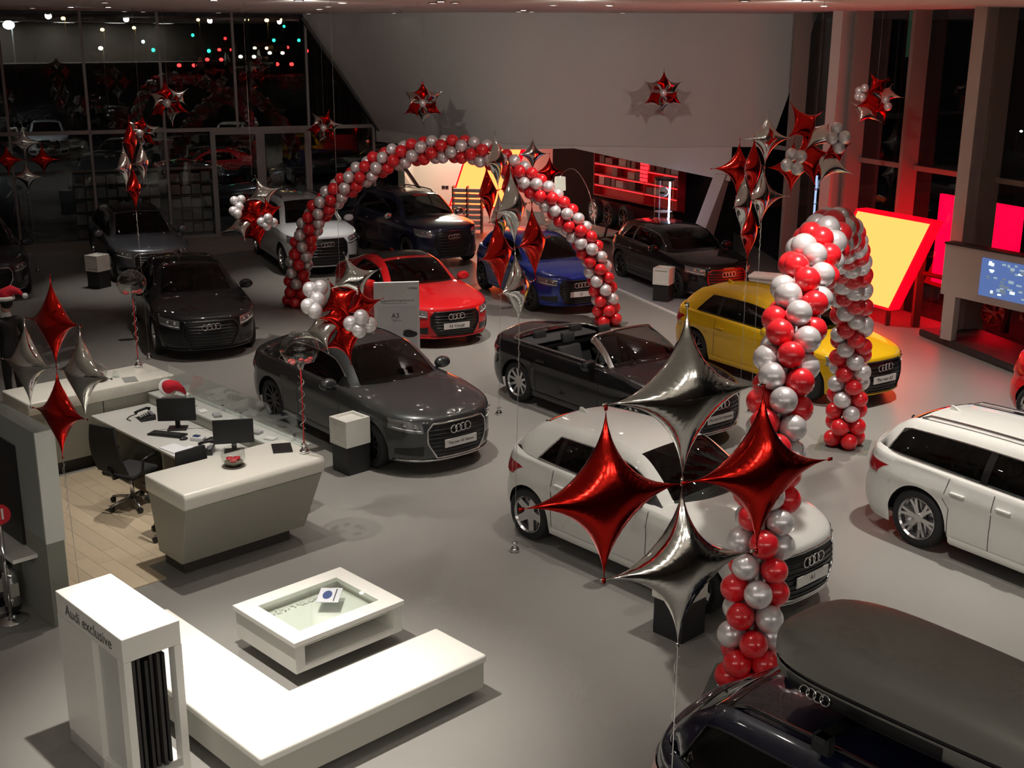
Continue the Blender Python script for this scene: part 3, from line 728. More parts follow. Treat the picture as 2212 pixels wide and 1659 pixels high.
# ---- ceiling downlights: the spot lamps plus the small fittings seen along the far ceiling
M_emw = emis('lamp_disc', (1, .93, .82), 110.0); M_rim = mat('fitting_rim', (.5, .48, .46), .5)
b = MB(); b.lathe([(.055, 0), (.085, 0), (.09, .012), (.06, .02), (.055, .0)], 20); rim_me = b.build('fitting_rim', M_rim, None); 
b = MB(); b.lathe([(0, .004), (.055, .004)], 20); disc_me = b.build('lamp_disc', M_emw, None)
rd, dd = rim_me.data, disc_me.data; dm = dd.copy(); dm.materials[0] = emis('lamp_disc_dim', (1, .93, .82), 10.0)
for o in (rim_me, disc_me): bpy.data.objects.remove(o)
def downlight(x, y, label, dim=False):
    t = empty('ceiling_downlight', (x, y, CEIL - .02), 0, label, 'downlight', 'recessed ceiling downlights'); inst('fitting_rim', rd, t); inst('lamp_disc', dm if dim else dd, t); return t
for i, (x, y, p, cone, bl, ax, ay) in enumerate(SPOTS):
    t = downlight(x, y, 'added fill spotlight in the white ceiling')
    l = bpy.data.lights.new('spot', 'SPOT'); l.energy = p * LAMP_SCALE; l.color = WARM; l.spot_size = R_(cone); l.spot_blend = bl; l.shadow_soft_size = .06
    o = bpy.data.objects.new('spot_lamp', l); o.location = (0, 0, -.04); link(o, t)
    o.rotation_euler = Vector((ax, ay, -6)).to_track_quat('-Z', 'Y').to_euler()
for x, y in [(-7.4, 22.8), (-10.9, 28.5), (-9.7, 32.9), (-10.0, 32.3), (-7.9, 33.6), (-3.7, 25.1), (-5.6, 34.3), (-3.0, 22.1), (-1.4, 21.7), (-1.0, 21.4), (-3.1, 32.4), (.1, 29.3), (.4, 29.3), (.7, 22.8), (2.6, 30.2), (3.5, 19.2)]:
    downlight(x, y, 'added fill spotlight in the white ceiling', True)

for i, (x, y, p, ax, ay, az) in enumerate(FILL_SPOTS):  # extra fittings added only to lift the wall brightness
    t = downlight(x, y, 'added fill spotlight in the white ceiling')
    l = bpy.data.lights.new('fill_spot', 'SPOT'); l.energy = p; l.color = WARM; l.spot_size = R_(80); l.spot_blend = 1; l.shadow_soft_size = .10
    o = bpy.data.objects.new('fill_lamp', l); o.location = (0, 0, -.04); link(o, t); o.rotation_euler = Vector((ax, ay, az)).to_track_quat('-Z', 'Y').to_euler()
st(MB().box(-18.6, 18.6, -3, -.35, 3.7, 3.95).build('floor_gallery', M_floor))
for i, x in enumerate(GALLERY):
    t = empty('gallery_light_panel', (x, -1.6, CEIL - .03), 0, 'square light panel in the gallery ceiling, %s from the left' % ['first', 'second', 'third', 'fourth', 'fifth', 'sixth', 'seventh', 'eighth'][i], 'light panel', 'gallery ceiling panels')
    MB().box(-.45, .45, -.45, .45, 0, .02).build('diffuser', emis('gallery_diffuser', (1, .95, .85), 5), t); MB().box(-.5, .5, -.5, .5, .005, .025).build('frame', M_rim, t)
    l = bpy.data.lights.new('gallery', 'AREA'); l.energy = GALLERY_W; l.size = .9; l.color = WARM; o = bpy.data.objects.new('gallery_lamp', l); o.location = (0, 0, -.02); link(o, t)
# ================================================================ FURNITURE AND DISPLAYS
M_green = mat('panel_greige', (.36, .355, .30), .5, noise=.03, nscale=3)
M_counter = mat('counter_white', (.80, .78, .71), .35, coat=.15)
M_kick = mat('kick_dark', (.045, .04, .037), .6)
# front reception counter
c = uvthing('reception_counter', 'pale reception counter with sloping front panel nearest the seating', 'counter', 0, 0)
b = MB(); b.prism([(10.60, .90), (10.585, 1.0), (10.62, 1.05), (11.45, 1.05), (11.45, .86), (10.62, .86)], 5.58, 7.33, lambda v, z, u: (u, v, z)); b.build('worktop', M_counter, c, bevel=.02, smooth=True)
b = MB(); b.add([(5.60, 10.62, .86), (7.30, 10.62, .86), (7.30, 11.43, .86), (5.60, 11.43, .86), (5.66, 10.90, .15), (7.22, 10.90, .15), (7.22, 11.40, .15), (5.66, 11.40, .15)], [(0, 1, 2, 3), (7, 6, 5, 4), (4, 5, 1, 0), (5, 6, 2, 1), (6, 7, 3, 2), (7, 4, 0, 3)]); b.build('front_panel', M_green, c, bevel=.006)
MB().box(5.72, 7.06, 10.98, 11.38, 0, .16).build('kickboard', M_kick, c)
# rear reception counter
c = uvthing('reception_counter', 'pale reception counter at the back of the desk area', 'counter', 0, 0)
MB().box(5.72, 7.78, 14.78, 15.62, .88, 1.05).build('worktop', M_counter, c, bevel=.02, smooth=True)
for a, e in ((5.74, 6.72), (6.73, 7.70)): MB().box(a, e, 14.80, 15.60, .17, .878).build('front_panel', M_green, c, bevel=.005)
MB().box(5.78, 7.6, 14.86, 15.5, 0, .17).build('kickboard', M_kick, c)
# desk between the counters
M_desk = mat('desk_top', (.62, .62, .59), .4)
c = uvthing('office_desk', 'light grey office desk between the two reception counters', 'desk', 0, 0)
MB().box(6.52, 7.35, 11.46, 14.76, .70, .73).build('desktop', M_desk, c, bevel=.004)
for v in (11.6, 13.1, 14.6): MB().box(6.66, 7.30, v, v + .04, .0, .70).build('leg_panel', M_green, c)
MB().box(7.30, 7.33, 11.5, 14.7, .1, .70).build('back_panel', M_green, c)
c = uvthing('transaction_shelf', 'long narrow glass topped shelf behind the monitors', 'shelf', 0, 0)
MB().box(7.36, 7.70, 11.48, 14.76, .0, .86).build('shelf_body', M_green, c); MB().box(7.35, 7.74, 11.48, 14.76, .862, .88).build('shelf_top', mat('shelf_pale', (.55, .57, .54), .25), c)
for i, (a, e) in enumerate([(11.5, 13.1), (13.13, 14.74)]):
    p = uvthing('glass_screen', 'clear glass screen standing on the shelf, %s half' % ('near' if i == 0 else 'far'), 'screen', 0, 0)
    MB().box(7.66, 7.672, a, e, .88, 1.22).build('pane', M_glass, p); 
    for v in (a + .2, e - .2): MB().box(7.645, 7.687, v, v + .04, .88, .95).build('clamp', M_chrome, p)
    bpy.context.view_layer.update()
# small things on the shelf
rr = random.Random(5)
for i in range(9):
    v = 11.75 + i * .31; bb = MB(); bb.box(-.05, .05, -.07, .07, 0, .012 + .01 * (i % 3)); o = bb.build('leaflet_stack', mat('paper_%d' % (i % 3), [(.75, .75, .74), (.55, .56, .55), (.30, .30, .31)][i % 3], .6), None, loc=UV(7.46 + rr.uniform(-.03, .03), v - .12, .88), rot=(0, 0, A44 + rr.uniform(-.4, .4)))
    tag(o, 'small pale leaflet stack lying on the glass topped shelf', 'leaflets', 'leaflets on the desk shelf')
def hat(name, label, loc, rz, sc_=1., lay=True):
    t = empty(name, loc, rz, label, 'santa hat')
    b = MB(); b.tube([(0, 0, .0), (0, .03, .07), (.03, .10, .12), (.10, .18, .10), (.17, .24, .05)], [.115, .10, .075, .045, .015], 14); o = b.build('felt_cone', mat('felt_red', (.60, .012, .03), .85, bump=.3, nscale=60), t, smooth=True)
    b = MB(); b.tube([(.115 * math.cos(2 * PI * k / 20), .115 * math.sin(2 * PI * k / 20), 0) for k in range(20)], .032, 8, closed=True); b.build('fur_band', mat('fur_white', (.75, .74, .72), .95, bump=.6, nscale=70), t, smooth=True)
    b = MB(); b.ell((.19, .26, .045), (.042, .042, .042), 12, 8); b.build('bobble', MATS['fur_white'], t, smooth=True)
    t.scale = (sc_, sc_, sc_); return t
h = hat('santa_hat', 'red and white santa hat lying behind the desk monitor', UV(7.44, 14.36, 1.02), 2.6, .85); h.rotation_euler = (0, R_(60), R_(-50))
# monitors
def monitor(u, v, rz, label, wd=.48, ht=.30):
    t = uvthing('computer_monitor', label, 'monitor', u, v, .73, rz=rz)
    MB().box(-.015, .015, -wd / 2, wd / 2, .11, .11 + ht).build('screen', M_plastic, t, bevel=.005)
    MB().box(.016, .05, -.03, .03, .02, .25).build('neck', M_plastic, t); MB().box(-.09, .10, -.12, .12, 0, .018).build('foot', M_plastic, t, bevel=.006); return t
monitor(7.08, 13.48, R_(52), 'black flat computer monitor on the desk beside the keyboard')
monitor(7.14, 12.22, R_(58), 'black flat computer monitor behind the glass candle bowl')
def keyboard(u, v, rz, label):
    t = uvthing('keyboard', label, 'keyboard', u, v, .73, rz=rz); MB().box(-.085, .085, -.24, .24, 0, .022).build('case', M_plastic, t, bevel=.005)
    for r in range(4): MB().box(-.062 + r * .033, -.036 + r * .033, -.205, .205, .022, .029).build('key_row', mat('key', (.03, .03, .03), .5), t)
keyboard(6.86, 13.34, R_(30), 'black keyboard in front of the desk monitor')
o = MB().ell((0, 0, .015), (.032, .055, .02), 12, 8).build('mouse', M_plastic, None, smooth=True, loc=UV(6.92, 13.04, .73), rot=(0, 0, A44 + 1.4)); tag(o, 'black computer mouse beside the keyboard', 'mouse')
def phone(u, v, rz, label):
    t = uvthing('desk_phone', label, 'telephone', u, v, .73, rz=rz)
    MB().prism([(-.10, .01), (.10, .075), (.10, 0), (-.10, 0)], -.10, .12, lambda a, z, h: (a, h, z)).build('base', M_plastic, t, bevel=.006)
    MB().tube([(-.10, .15, .055), (-.06, .155, .08), (.06, .155, .105), (.10, .15, .085)], [.026, .018, .018, .026], 8).build('handset', M_plastic, t, smooth=True)
    for i in range(4):
        for j in range(3): x = -.075 + i * .028; MB().box(x, x + .018, -.02 + j * .035, .002 + j * .035, .03 + (x + .1) * .32, .038 + (x + .1) * .32).build('key', mat('phone_key', (.6, .6, .6), .4), t)
    MB().box(.045, .09, -.08, .08, .068, .08).build('display', mat('lcd', (.18, .19, .20), .2), t)
    MB().tube([(-.09, .16, .04), (-.16, .20, .01), (-.22, .12, .008), (-.2, .02, .006)], .007, 6).build('cord', M_plastic, t)
phone(6.98, 14.12, R_(-10), 'black desk telephone at the far end of the desk')
phone(6.86, 12.42, R_(-40), 'black desk telephone behind the front counter')
o = MB().box(-.05, .05, -.09, .09, 0, .05).build('card_terminal', mat('pale_plastic', (.6, .6, .62), .4), None, bevel=.012, loc=UV(7.04, 12.90, .73), rot=(0, 0, A44 + .5)); tag(o, 'white and blue card terminal beside the mouse', 'card terminal')
MB().box(-.03, .03, -.02, .06, .05, .062).build('keypad', mat('pad_blue', (.03, .05, .14), .4), o)
for i, (u, v, r, s, l) in enumerate([(6.66, 12.80, .1, (.11, .16), 'white envelope stack near the desk front edge'), (6.62, 12.52, .35, (.075, .105), 'small white sheet of paper behind the front counter'), (6.84, 12.66, .6, (.075, .105), 'white paper sheet beside the desk telephone')]):
    o = MB().box(-s[0], s[0], -s[1], s[1], 0, .004 if i else .012).build('paper', mat('paper_w', (.80, .80, .84), .6), None, loc=UV(u, v, .731), rot=(0, 0, A44 + r)); tag(o, l, 'paper')
o = MB().box(-.07, .07, -.11, .11, 0, .03).build('telephone_router', M_plastic, None, bevel=.006, loc=UV(7.16, 12.72, .73), rot=(0, 0, A44 + .3)); tag(o, 'black electronic box behind the card terminal', 'device')
# candle bowls
def bowl(u, v, label):
    t = uvthing('candle_bowl', label, 'bowl', u, v, 1.052)
    pr_ = [(0, .003), (.05, .003), (.095, .02), (.128, .07), (.134, .12), (.122, .175), (.092, .215), (.086, .22)]
    MB().lathe(pr_, 24).build('glass_bowl', M_bubble, t, smooth=True)
    MB().lathe([(0, .012), (.07, .012), (.10, .04), (.10, .055), (0, .06)], 18).build('foliage', mat('moss', (.10, .10, .05), .8, bump=.8, nscale=60), t, smooth=True)
    for a in (0, 2.1, 4.2): MB().lathe([(0, .055), (.035, .055), (.038, .09), (.0, .094)], 12, c=(.045 * math.cos(a), .045 * math.sin(a), 0)).build('candle', mat('wax_red', (.62, .02, .03), .4), t, smooth=True)
    MB().lathe([(.0, .0), (.12, .0), (.125, .004), (0, .005)], 24).build('tray', mat('tray', (.16, .13, .11), .4), t)
bowl(6.42, 11.02, 'glass fish bowl with red candles on the front counter')
bowl(6.86, 15.2, 'glass fish bowl with red candles on the rear counter')
o = MB().box(-.11, .11, -.15, .15, 0, .018).build('folder', M_plastic, None, bevel=.004, loc=UV(7.12, 11.14, 1.051), rot=(0, 0, A44 - .5)); tag(o, 'black folder lying on the front counter', 'folder')
o = MB().box(-.09, .09, -.13, .13, 0, .006).build('card_sign', mat('card_grey', (.30, .30, .29), .5), None, loc=UV(7.20, 14.95, 1.051), rot=(0, 0, A44 - .3)); tag(o, 'grey printed card lying on the rear counter', 'card')
o = MB().add([(-.04, -.05, 0), (.04, -.05, 0), (.04, .05, 0), (-.04, .05, 0), (-.005, -.05, .09), (.005, -.05, .09), (.005, .05, .09), (-.005, .05, .09)], [(0, 1, 5, 4), (2, 3, 7, 6), (4, 5, 6, 7), (0, 4, 7, 3), (1, 2, 6, 5), (3, 2, 1, 0)]).build('card_holder', M_glass, None, loc=UV(7.12, 15.2, 1.051), rot=(0, 0, A44)); tag(o, 'small clear card holder on the rear counter', 'card holder')
# office chairs
def chair(u, v, rz, label):
    t = uvthing('office_chair', label, 'chair', u, v, .012, rz=rz, group='office chairs at the reception desk')
    for k in range(5):
        a = 2 * PI * k / 5 + .4; cx, cy = math.cos(a), math.sin(a)
        l = MB().tube([(.03 * cx, .03 * cy, .115), (.16 * cx, .16 * cy, .10), (.30 * cx, .30 * cy, .075)], [.022, .02, .014], 8).build('base_leg', M_alloy, t, smooth=True)
        b = MB(); b.lathe([(0, -.022), (.03, -.022), (.034, -.015), (.034, .015), (.03, .022), (0, .022)], 14, c=(.30 * cx, .30 * cy, .034), axis='y'); b.build('castor', M_plastic, l, smooth=True)
    MB().tube([(0, 0, .1), (0, 0, .42)], .026, 10).build('column', M_chrome, t, smooth=True)
    b = MB(); b.box(-.24, .24, -.25, .25, .42, .50); b.build('seat', M_cloth, t, bevel=.035, smooth=True)
    G = [[(-.26 - .05 * math.sin(PI * j / 10) - .12 * (j / 10), lerp(-.23, .23, i / 8) * (1 - .2 * (j / 10) ** 2), .52 + .62 * j / 10) for i in range(9)] for j in range(11)]
    Gb = [[(x - .03, y, z) for x, y, z in r] for r in G]
    b = MB(); b.grid(G); b.grid(Gb, True); b.grid([G[0], Gb[0]], True); b.grid([G[-1], Gb[-1]]); b.grid([[r[0] for r in G], [r[0] for r in Gb]]); b.grid([[r[-1] for r in G], [r[-1] for r in Gb]], True)
    b.build('backrest', M_cloth, t, smooth=True)
    MB().tube([(-.08, 0, .43), (-.28, 0, .44), (-.34, 0, .60)], .022, 8).build('back_bracket', M_plastic, t, smooth=True)
    for s in (-1, 1): MB().tube([(-.1, s * .24, .46), (-.1, s * .29, .5), (-.08, s * .29, .66), (.12, s * .29, .68)], [.016, .016, .018, .024], 8).build('armrest', M_plastic, t, smooth=True)
    return t
chair(6.24, 13.15, R_(20), 'black mesh office chair with grey star base at the desk')
chair(6.18, 11.98, R_(95), 'office chair mostly hidden behind the front counter')
# tall partition with lit white end and dark niche
c = uvthing('partition_wall', 'tall grey green partition with pale end panel at the left edge', 'partition', 0, 0)
M_part = mat('partition_green', (.24, .25, .215), .5)
MB().box(4.19, 4.37, 10.76, 15.0, .0, .9).build('lower_panel', M_part, c); MB().box(4.19, 4.37, 10.76, 15.0, .9, 2.0).build('upper_panel', mat('partition_upper', (.30, .32, .30), .45), c)
MB().box(4.185, 4.375, 10.735, 10.76, .88, 2.0).build('end_panel', mat('end_white', (.66, .68, .64), .4), c)
MB().box(4.16, 4.19, 11.25, 14.6, .72, 1.75).build('dark_screen', M_plastic, c)
MB().box(3.95, 4.19, 11.0, 14.6, .66, .70).build('ledge', M_white, c)
# red round sign on a stand + fire extinguishers
t = uvthing('sign_stand', 'red round fire point sign on a slim chrome stand', 'sign stand', 3.94, 11.20)
MB().lathe([(0, 0), (.16, 0), (.16, .012), (.03, .03), (0, .03)], 28).build('base', M_chrome, t, smooth=True); MB().tube([(0, 0, .02), (0, 0, 1.02)], .018, 10).build('pole', M_chrome, t, smooth=True)
s = MB(); s.lathe([(0, -.008), (.105, -.008), (.105, .008), (0, .008)], 28, axis='y'); s = s.build('sign_disc', mat('sign_red', (.60, .02, .03), .4), t, loc=(0, -.02, 1.13), rot=(0, 0, R_(-35)))
for k in range(3): MB().box(-.05 + k * .035, -.03 + k * .035, -.012, -.008, -.05, .06).build('sign_mark', M_plate, s)
def ext(u, v, label):
    t = uvthing('fire_extinguisher', label, 'extinguisher', u, v)
    MB().lathe([(0, .02), (.07, .02), (.075, .04), (.075, .36), (.06, .41), (.03, .44), (.025, .47), (0, .47)], 20).build('cylinder', M_chrome, t, smooth=True)
    MB().box(-.02, .02, -.05, .10, .47, .50).build('valve', M_plastic, t); MB().tube([(0, .05, .48), (.0, .11, .42), (0, .10, .2), (0, .085, .12)], .011, 6).build('hose', M_plastic, t, smooth=True)
    MB().lathe([(0, 0), (.078, 0), (.078, .05), (.07, .06)], 20).build('foot_ring', M_plastic, t); MB().box(-.05, .05, -.079, -.06, .16, .30).build('instruction_label', mat('label_pale', (.5, .48, .42), .5), t)
ext(3.98, 11.62, 'polished fire extinguisher beside the red round sign, left one'); ext(4.05, 11.42, 'polished fire extinguisher beside the red round sign, right one')
# display stand with lettering
c = uvthing('display_stand', 'tall white open display stand with lettering in the left foreground', 'display stand', 0, 0)
Z = 1.35; u0, u1, v0, v1 = 3.44, 3.91, 7.64, 8.76
MB().box(u0, u1, v0, v1, Z - .20, Z).build('top_block', M_white, c, bevel=.008)
MB().box(u0, u1, v0 + .52, v1, 0, Z - .20).build('side_block', M_white, c)
MB().box(u0, u1, v0, v1, 0, .12).build('base_block', M_white, c)
MB().box(u0 + .05, u0 + .065, v0 + .10, v0 + .52, .12, Z - .20).build('recessed_panel', mat('recess_grey', (.52, .53, .50), .5), c)
for u in (u0, u1 - .06): MB().box(u, u + .06, v0, v0 + .10, .12, Z - .20).build('post', M_white, c)
for k in range(6):
    o = MB().box(u0 + .09 + k * .05, u0 + .115 + k * .05, v0 + .06 + .02 * (k % 2), v0 + .49, .14, Z - .23 - .02 * (k % 3)).build('leather_sample', mat('sample_%d' % (k % 3), [(.02, .017, .016), (.035, .03, .028), (.012, .011, .012)][k % 3], .55), None, rot=(0, 0, A44)); tag(o, 'dark hanging leather sample board inside the white display stand', 'sample board', 'sample boards in the display stand')
text('lettering', 'Audi exclusive', .135, mat('letter_grey', (.12, .12, .11), .5), c, frame((u0 - .002, lerp(v0, v1, .5), Z - .105), (0, -1, 0), (0, 0, 1), (-1, 0, 0)))
# L shaped bench
c = uvthing('corner_bench', 'L shaped white upholstered bench around the low white table', 'bench', 0, 0)
L_ = [(4.09, 6.90), (6.38, 6.90), (6.38, 7.58), (4.80, 7.58), (4.80, 9.60), (4.09, 9.60)]
MB().prism([(4.11, 6.92), (6.36, 6.92), (6.36, 7.56), (4.78, 7.56), (4.78, 9.58), (4.11, 9.58)], .10, .345).build('bench_base', mat('bench_side', (.46, .46, .41), .6), c)
MB().prism(L_, .345, .42).build('seat_pad', mat('seat_white', (.80, .79, .74), .5), c, bevel=.02, smooth=True)
MB().prism([(4.25, 7.05), (6.25, 7.05), (6.25, 7.42), (4.65, 7.42), (4.65, 9.45), (4.25, 9.45)], 0, .10).build('recessed_plinth', M_kick, c)
MB().box(4.80, 4.803, 7.58, 7.582, .42, .422).build('seam', M_kick, c)
# low table with glass top
c = uvthing('coffee_table', 'low white table with glass top and open shelf', 'table', 0, 0)
a0, a1, b0, b1 = 5.24, 6.48, 8.16, 9.18; z0, z1 = .13, .45
for (x0, x1, y0, y1) in ((a0, a1, b0, b0 + .17), (a0, a1, b1 - .17, b1), (a0, a0 + .17, b0 + .17, b1 - .17), (a1 - .17, a1, b0 + .17, b1 - .17)): MB().box(x0, x1, y0, y1, z1 - .05, z1).build('top_frame', M_white, c, bevel=.004)
MB().box(a0 + .165, a1 - .165, b0 + .165, b1 - .165, z1 - .014, z1 - .004).build('glass_top', M_glass, c)
MB().box(a0 + .1, a1 - .1, b0 + .1, b1 - .04, z1 - .13, z1 - .12).build('display_tray', mat('tray_pale', (.80, .80, .72), .5), c)
MB().box(a0 + .02, a0 + .12, b0 + .02, b1 - .02, z0, z1 - .05).build('side_panel', M_white, c); MB().box(a1 - .12, a1 - .02, b0 + .02, b1 - .02, z0, z1 - .05).build('side_panel', M_white, c)
MB().box(a0 + .12, a1 - .12, b1 - .12, b1 - .02, z0, z1 - .05).build('back_panel', M_white, c); MB().box(a0 + .12, a1 - .12, b0 + .02, b1 - .12, z0, z0 + .05).build('shelf_board', M_white, c)
MB().box(a0 + .3, a1 - .3, b0 + .25, b1 - .25, 0, z0).build('plinth', M_kick, c)
o = MB().box(-.105, .105, -.15, .15, 0, .008).build('brochure', mat('brochure_w', (.60, .62, .66), .4), None, loc=UV(6.02, 8.72, z1 + .001), rot=(0, 0, A44 - .78)); tag(o, 'car brochure lying on the glass topped low table', 'brochure')
b = MB(); b.ell((-.02, 0, .009), (.045, .09, .002), 14, 4); b.build('cover_picture', mat('pic_blue', (.05, .08, .20), .5), o); MB().box(.05, .06, -.13, .13, .008, .0088).build('cover_line', M_ink, o)
# white gravel line inside the table
b = MB(); rr = random.Random(9)
for k in range(90):
    u = rr.uniform(a0 + .2, a1 - .2); b.ell((u, b1 - .22 + rr.uniform(-.03, .03), z1 - .112 + rr.uniform(0, .012)), (.012, .012, .009), 6, 4)
g = b.build('white_pebbles', M_white, c); g['kind'] = 'stuff'
# cube plinths
def plinth(u, v, label, rz=0., h=.75):
    t = uvthing('display_plinth', label, 'plinth', u, v, 0, 'black plinths with white cubes', rz)
    s = .185; MB().box(-s + .008, s - .008, -s + .008, s - .008, 0, h - .36).build('black_base', M_black, t)
    k = .36; zt = h; z0 = h - k
    b = MB(); b.box(-s, s, -s, s, z0, zt - .03); b.build('white_cube', M_white, t)
    for (x0, x1, y0, y1) in ((-s, s, -s, -s + .04), (-s, s, s - .04, s), (-s, -s + .04, -s + .04, s - .04), (s - .04, s, -s + .04, s - .04)): MB().box(x0, x1, y0, y1, zt - .03, zt).build('top_rim', M_white, t)
    for (y0, y1, q0, q1) in ((-s, s, z0, z0 + .045), (-s, s, zt - .045, zt), (-s, -s + .045, z0 + .045, zt - .045), (s - .045, s, z0 + .045, zt - .045)): MB().box(-s - .02, -s, y0, y1, q0, q1).build('side_rim', M_white, t)
plinth(8.97, 12.36, 'white cube on black plinth beside the dark grey saloon')
plinth(11.98, 25.98, 'white cube on black plinth beside the silver estate car', R_(20)); plinth(20.36, 16.33, 'white cube on black plinth on the platform before the black hatchback', R_(20)); plinth(8.56, 6.5, 'white cube on black plinth hidden behind the large silver balloon', R_(0))
# printed sign board beside the red coupe
t = empty('sign_board', (-2.0, 20.35, 0), R_(10), 'white printed sign board standing before the red coupe', 'sign board')
W2, Hb = .78, 1.02
MB().box(-W2 / 2, W2 / 2, -.03, .03, .02, 1.50).build('board', mat('board_white', (.78, .78, .80), .4), t); MB().box(-W2 / 2 - .06, W2 / 2 + .06, -.2, .2, 0, .02).build('foot_plate', M_alloy, t)
fr = lambda x, z: frame((x, -.032, z + .38), (1, 0, 0), (0, 0, 1), (0, -1, 0))
text('heading', 'The new Audi A3 range has arrived', .042, M_ink, t, fr(0, .80)); text('subheading', 'Performance, design and technology', .030, mat('ink_grey', (.3, .3, .3), .5), t, fr(-.04, .755))
MB().box(-.34, .34, -.034, -.031, .25, 1.08).build('printed_panel', mat('panel_lilac', (.66, .67, .71), .4), t)
def fr2(x, z): return frame((x, -.036, z + .38), (1, 0, 0), (0, 0, 1), (0, -1, 0))
text('model_name', 'A3', .12, M_ink, t, fr2(-.03, .53)); text('model_line', 'Saloon', .055, mat('ink_grey', (.3, .3, .3), .5), t, fr2(0, .45))
for k in range(4): MB().tube([(.22 + k * .036 + .026 * math.cos(a), -.034, 1.40 + .026 * math.sin(a)) for a in np.linspace(0, 2 * PI, 16, endpoint=False)], .004, 5, closed=True).build('ring_mark', mat('ink_grey', (.3, .3, .3), .5), t)
b = MB(); b.ell((.22, -.036, .58), (.13, .004, .06), 16, 6); b.ell((.18, -.036, .625), (.08, .004, .035), 14, 6); b.build('printed_car', M_ink, t)
# ================================================================ ALCOVE AND RIGHT-HAND DISPLAYS
def at_depth(x, y, d):
    v = _M.T @ np.array([(x - 1106) / F * d, (y - 829.5) / F * d, d]); return Vector((v[0], v[1], v[2] + CH))
# red shelf unit on the black display wall
WD = Vector((5.5 - 1.95, 30.95 - 37.2, 0)).normalized(); WN = Vector((-abs(WD.y), -WD.x, 0)).normalized()
wz = math.atan2(WD.y, WD.x)
t = empty('wall_shelf_unit', (1.95 + 1.35 * WD.x + .02 * WN.x, 37.2 + 1.35 * WD.y + .02 * WN.y, 0), wz, 'red lit shelf unit with boxes on the black display wall', 'shelf unit')
M_redp = mat('red_panel', (.42, .012, .018), .35)
LU = 4.1
MB().box(0, LU, -.03, .0, 1.0, 2.55).build('back_board', M_redp, t)
for z in (1.05, 1.36, 1.66, 1.98, 2.45): MB().box(0, LU, -.26, -.03, z, z + .03).build('shelf', M_redp, t)
for x in (0, LU * .62, LU - .03): MB().box(x, x + .03, -.26, -.03, 1.05, 2.48).build('upright', M_redp, t)
for z in (1.33, 1.63, 1.95, 2.42): MB().box(.05, LU - .05, -.25, -.235, z, z + .025).build('led_strip', emis('led_red', (1, .015, .02), 3.0, True), t)
MB().box(.1, LU - .1, -.32, -.27, .35, .95).build('lower_panel', mat('dark_red', (.10, .008, .01), .4), t)
def wallpt(s, off, z): p = Vector((1.95, 37.2, 0)) + WD * s + WN * off; return (p.x, p.y, z)
rr = random.Random(11)
bc_ = [mat('box_pale', (.55, .5, .48), .5), mat('box_dark', (.05, .03, .03), .5), mat('box_mid', (.25, .12, .12), .5)]
cnt = 0
for zi, z in enumerate((1.39, 1.69, 2.01)):
    s = 1.6
    while s < 5.1:
        wd = rr.uniform(.14, .42)
        if rr.random() < .62:
            hh = rr.uniform(.16, .25); o = MB().box(0, wd, -.18, 0, 0, hh).build('accessory_box', bc_[cnt % 3], None, loc=wallpt(s, .07, z), rot=(0, 0, wz)); cnt += 1
            tag(o, 'small accessory box standing on the red wall shelf', 'box', 'accessory boxes on the red wall shelf')
        s += wd + .05
o = empty('light_strip_panel', wallpt(3.75, .30, 1.70), wz, 'glowing red slatted panel in the middle of the wall shelf', 'light panel')
for k in range(5): MB().box(0, .34, -.02, 0, k * .11, k * .11 + .085).build('slat', emis('red_glow', (1, .02, .03), 2.2), o)
# wheels on show before the shelf
tm, rm = wheel_meshes(.36, 'twin'); tm2, rm2 = wheel_meshes(.36, 'dark')
for i, (x, y, a, b_) in enumerate([(1302, 440, tm, rm), (1340, 448, tm2, rm2), (1378, 452, tm2, rm2)]):
    s = 2.25 + i * .76; p = wallpt(s, .75, .70)
    t = empty('wheel_exhibit', p, wz - .15, ['car wheel with bright twin spokes on the display rail', 'dark car wheel second along the display rail', 'dark car wheel third along the display rail', 'dark car wheel last along the display rail'][i], 'wheel', 'wheels on the display rail')
    w1 = inst('tyre', a, t, rot=(0, 0, PI)); inst('rim', b_, w1)
t = empty('wheel_rail', wallpt(2.0, .75, 0), wz, 'low dark rail carrying the display wheels', 'rail'); MB().box(0, 3.2, -.2, .2, .28, .34).build('rail_bar', M_black, t)
for x in (.2, 1.6, 2.9): MB().box(x, x + .06, -.15, .15, 0, .28).build('support', M_black, t)
# lit glass cylinder with helmet
p = at_depth(1434, 425, 30.0); p = (p.x, p.y)
t = empty('display_cylinder', (p[0], p[1], 0), 0, 'tall lit glass cylinder with a white helmet inside', 'display case')
MB().lathe([(0, 0), (.26, 0), (.26, .72), (0, .72)], 28).build('pedestal', M_black, t)
MB().lathe([(.235, .72), (.235, 2.15)], 28).build('glass_tube', M_glass, t, smooth=True); MB().lathe([(0, 2.15), (.25, 2.15), (.25, 2.20), (0, 2.20)], 28).build('lid', M_black, t); MB().lathe([(0, 1.36), (.22, 1.36), (.22, 1.375), (0, 1.375)], 28).build('glass_shelf', mat('shelf_lit', (.7, .7, .66), .3), t)
MB().lathe([(0, .725), (.22, .725), (.22, .74), (0, .74)], 28).build('light_base', emis('cyl_light', (.55, .62, 1), 5), t)
MB().box(.12, .16, -.02, .02, .74, 2.1).build('light_bar', emis('cyl_bar', (.5, .65, 1), 9), t)
h = MB().ell((-.01, -.02, 1.86), (.12, .14, .13), 16, 12).build('helmet', mat('helmet_white', (.75, .76, .80), .25, coat=1), t, smooth=True); MB().ell((-.03, -.085, 1.85), (.085, .085, .045), 14, 8).build('visor', M_plastic, h, smooth=True)
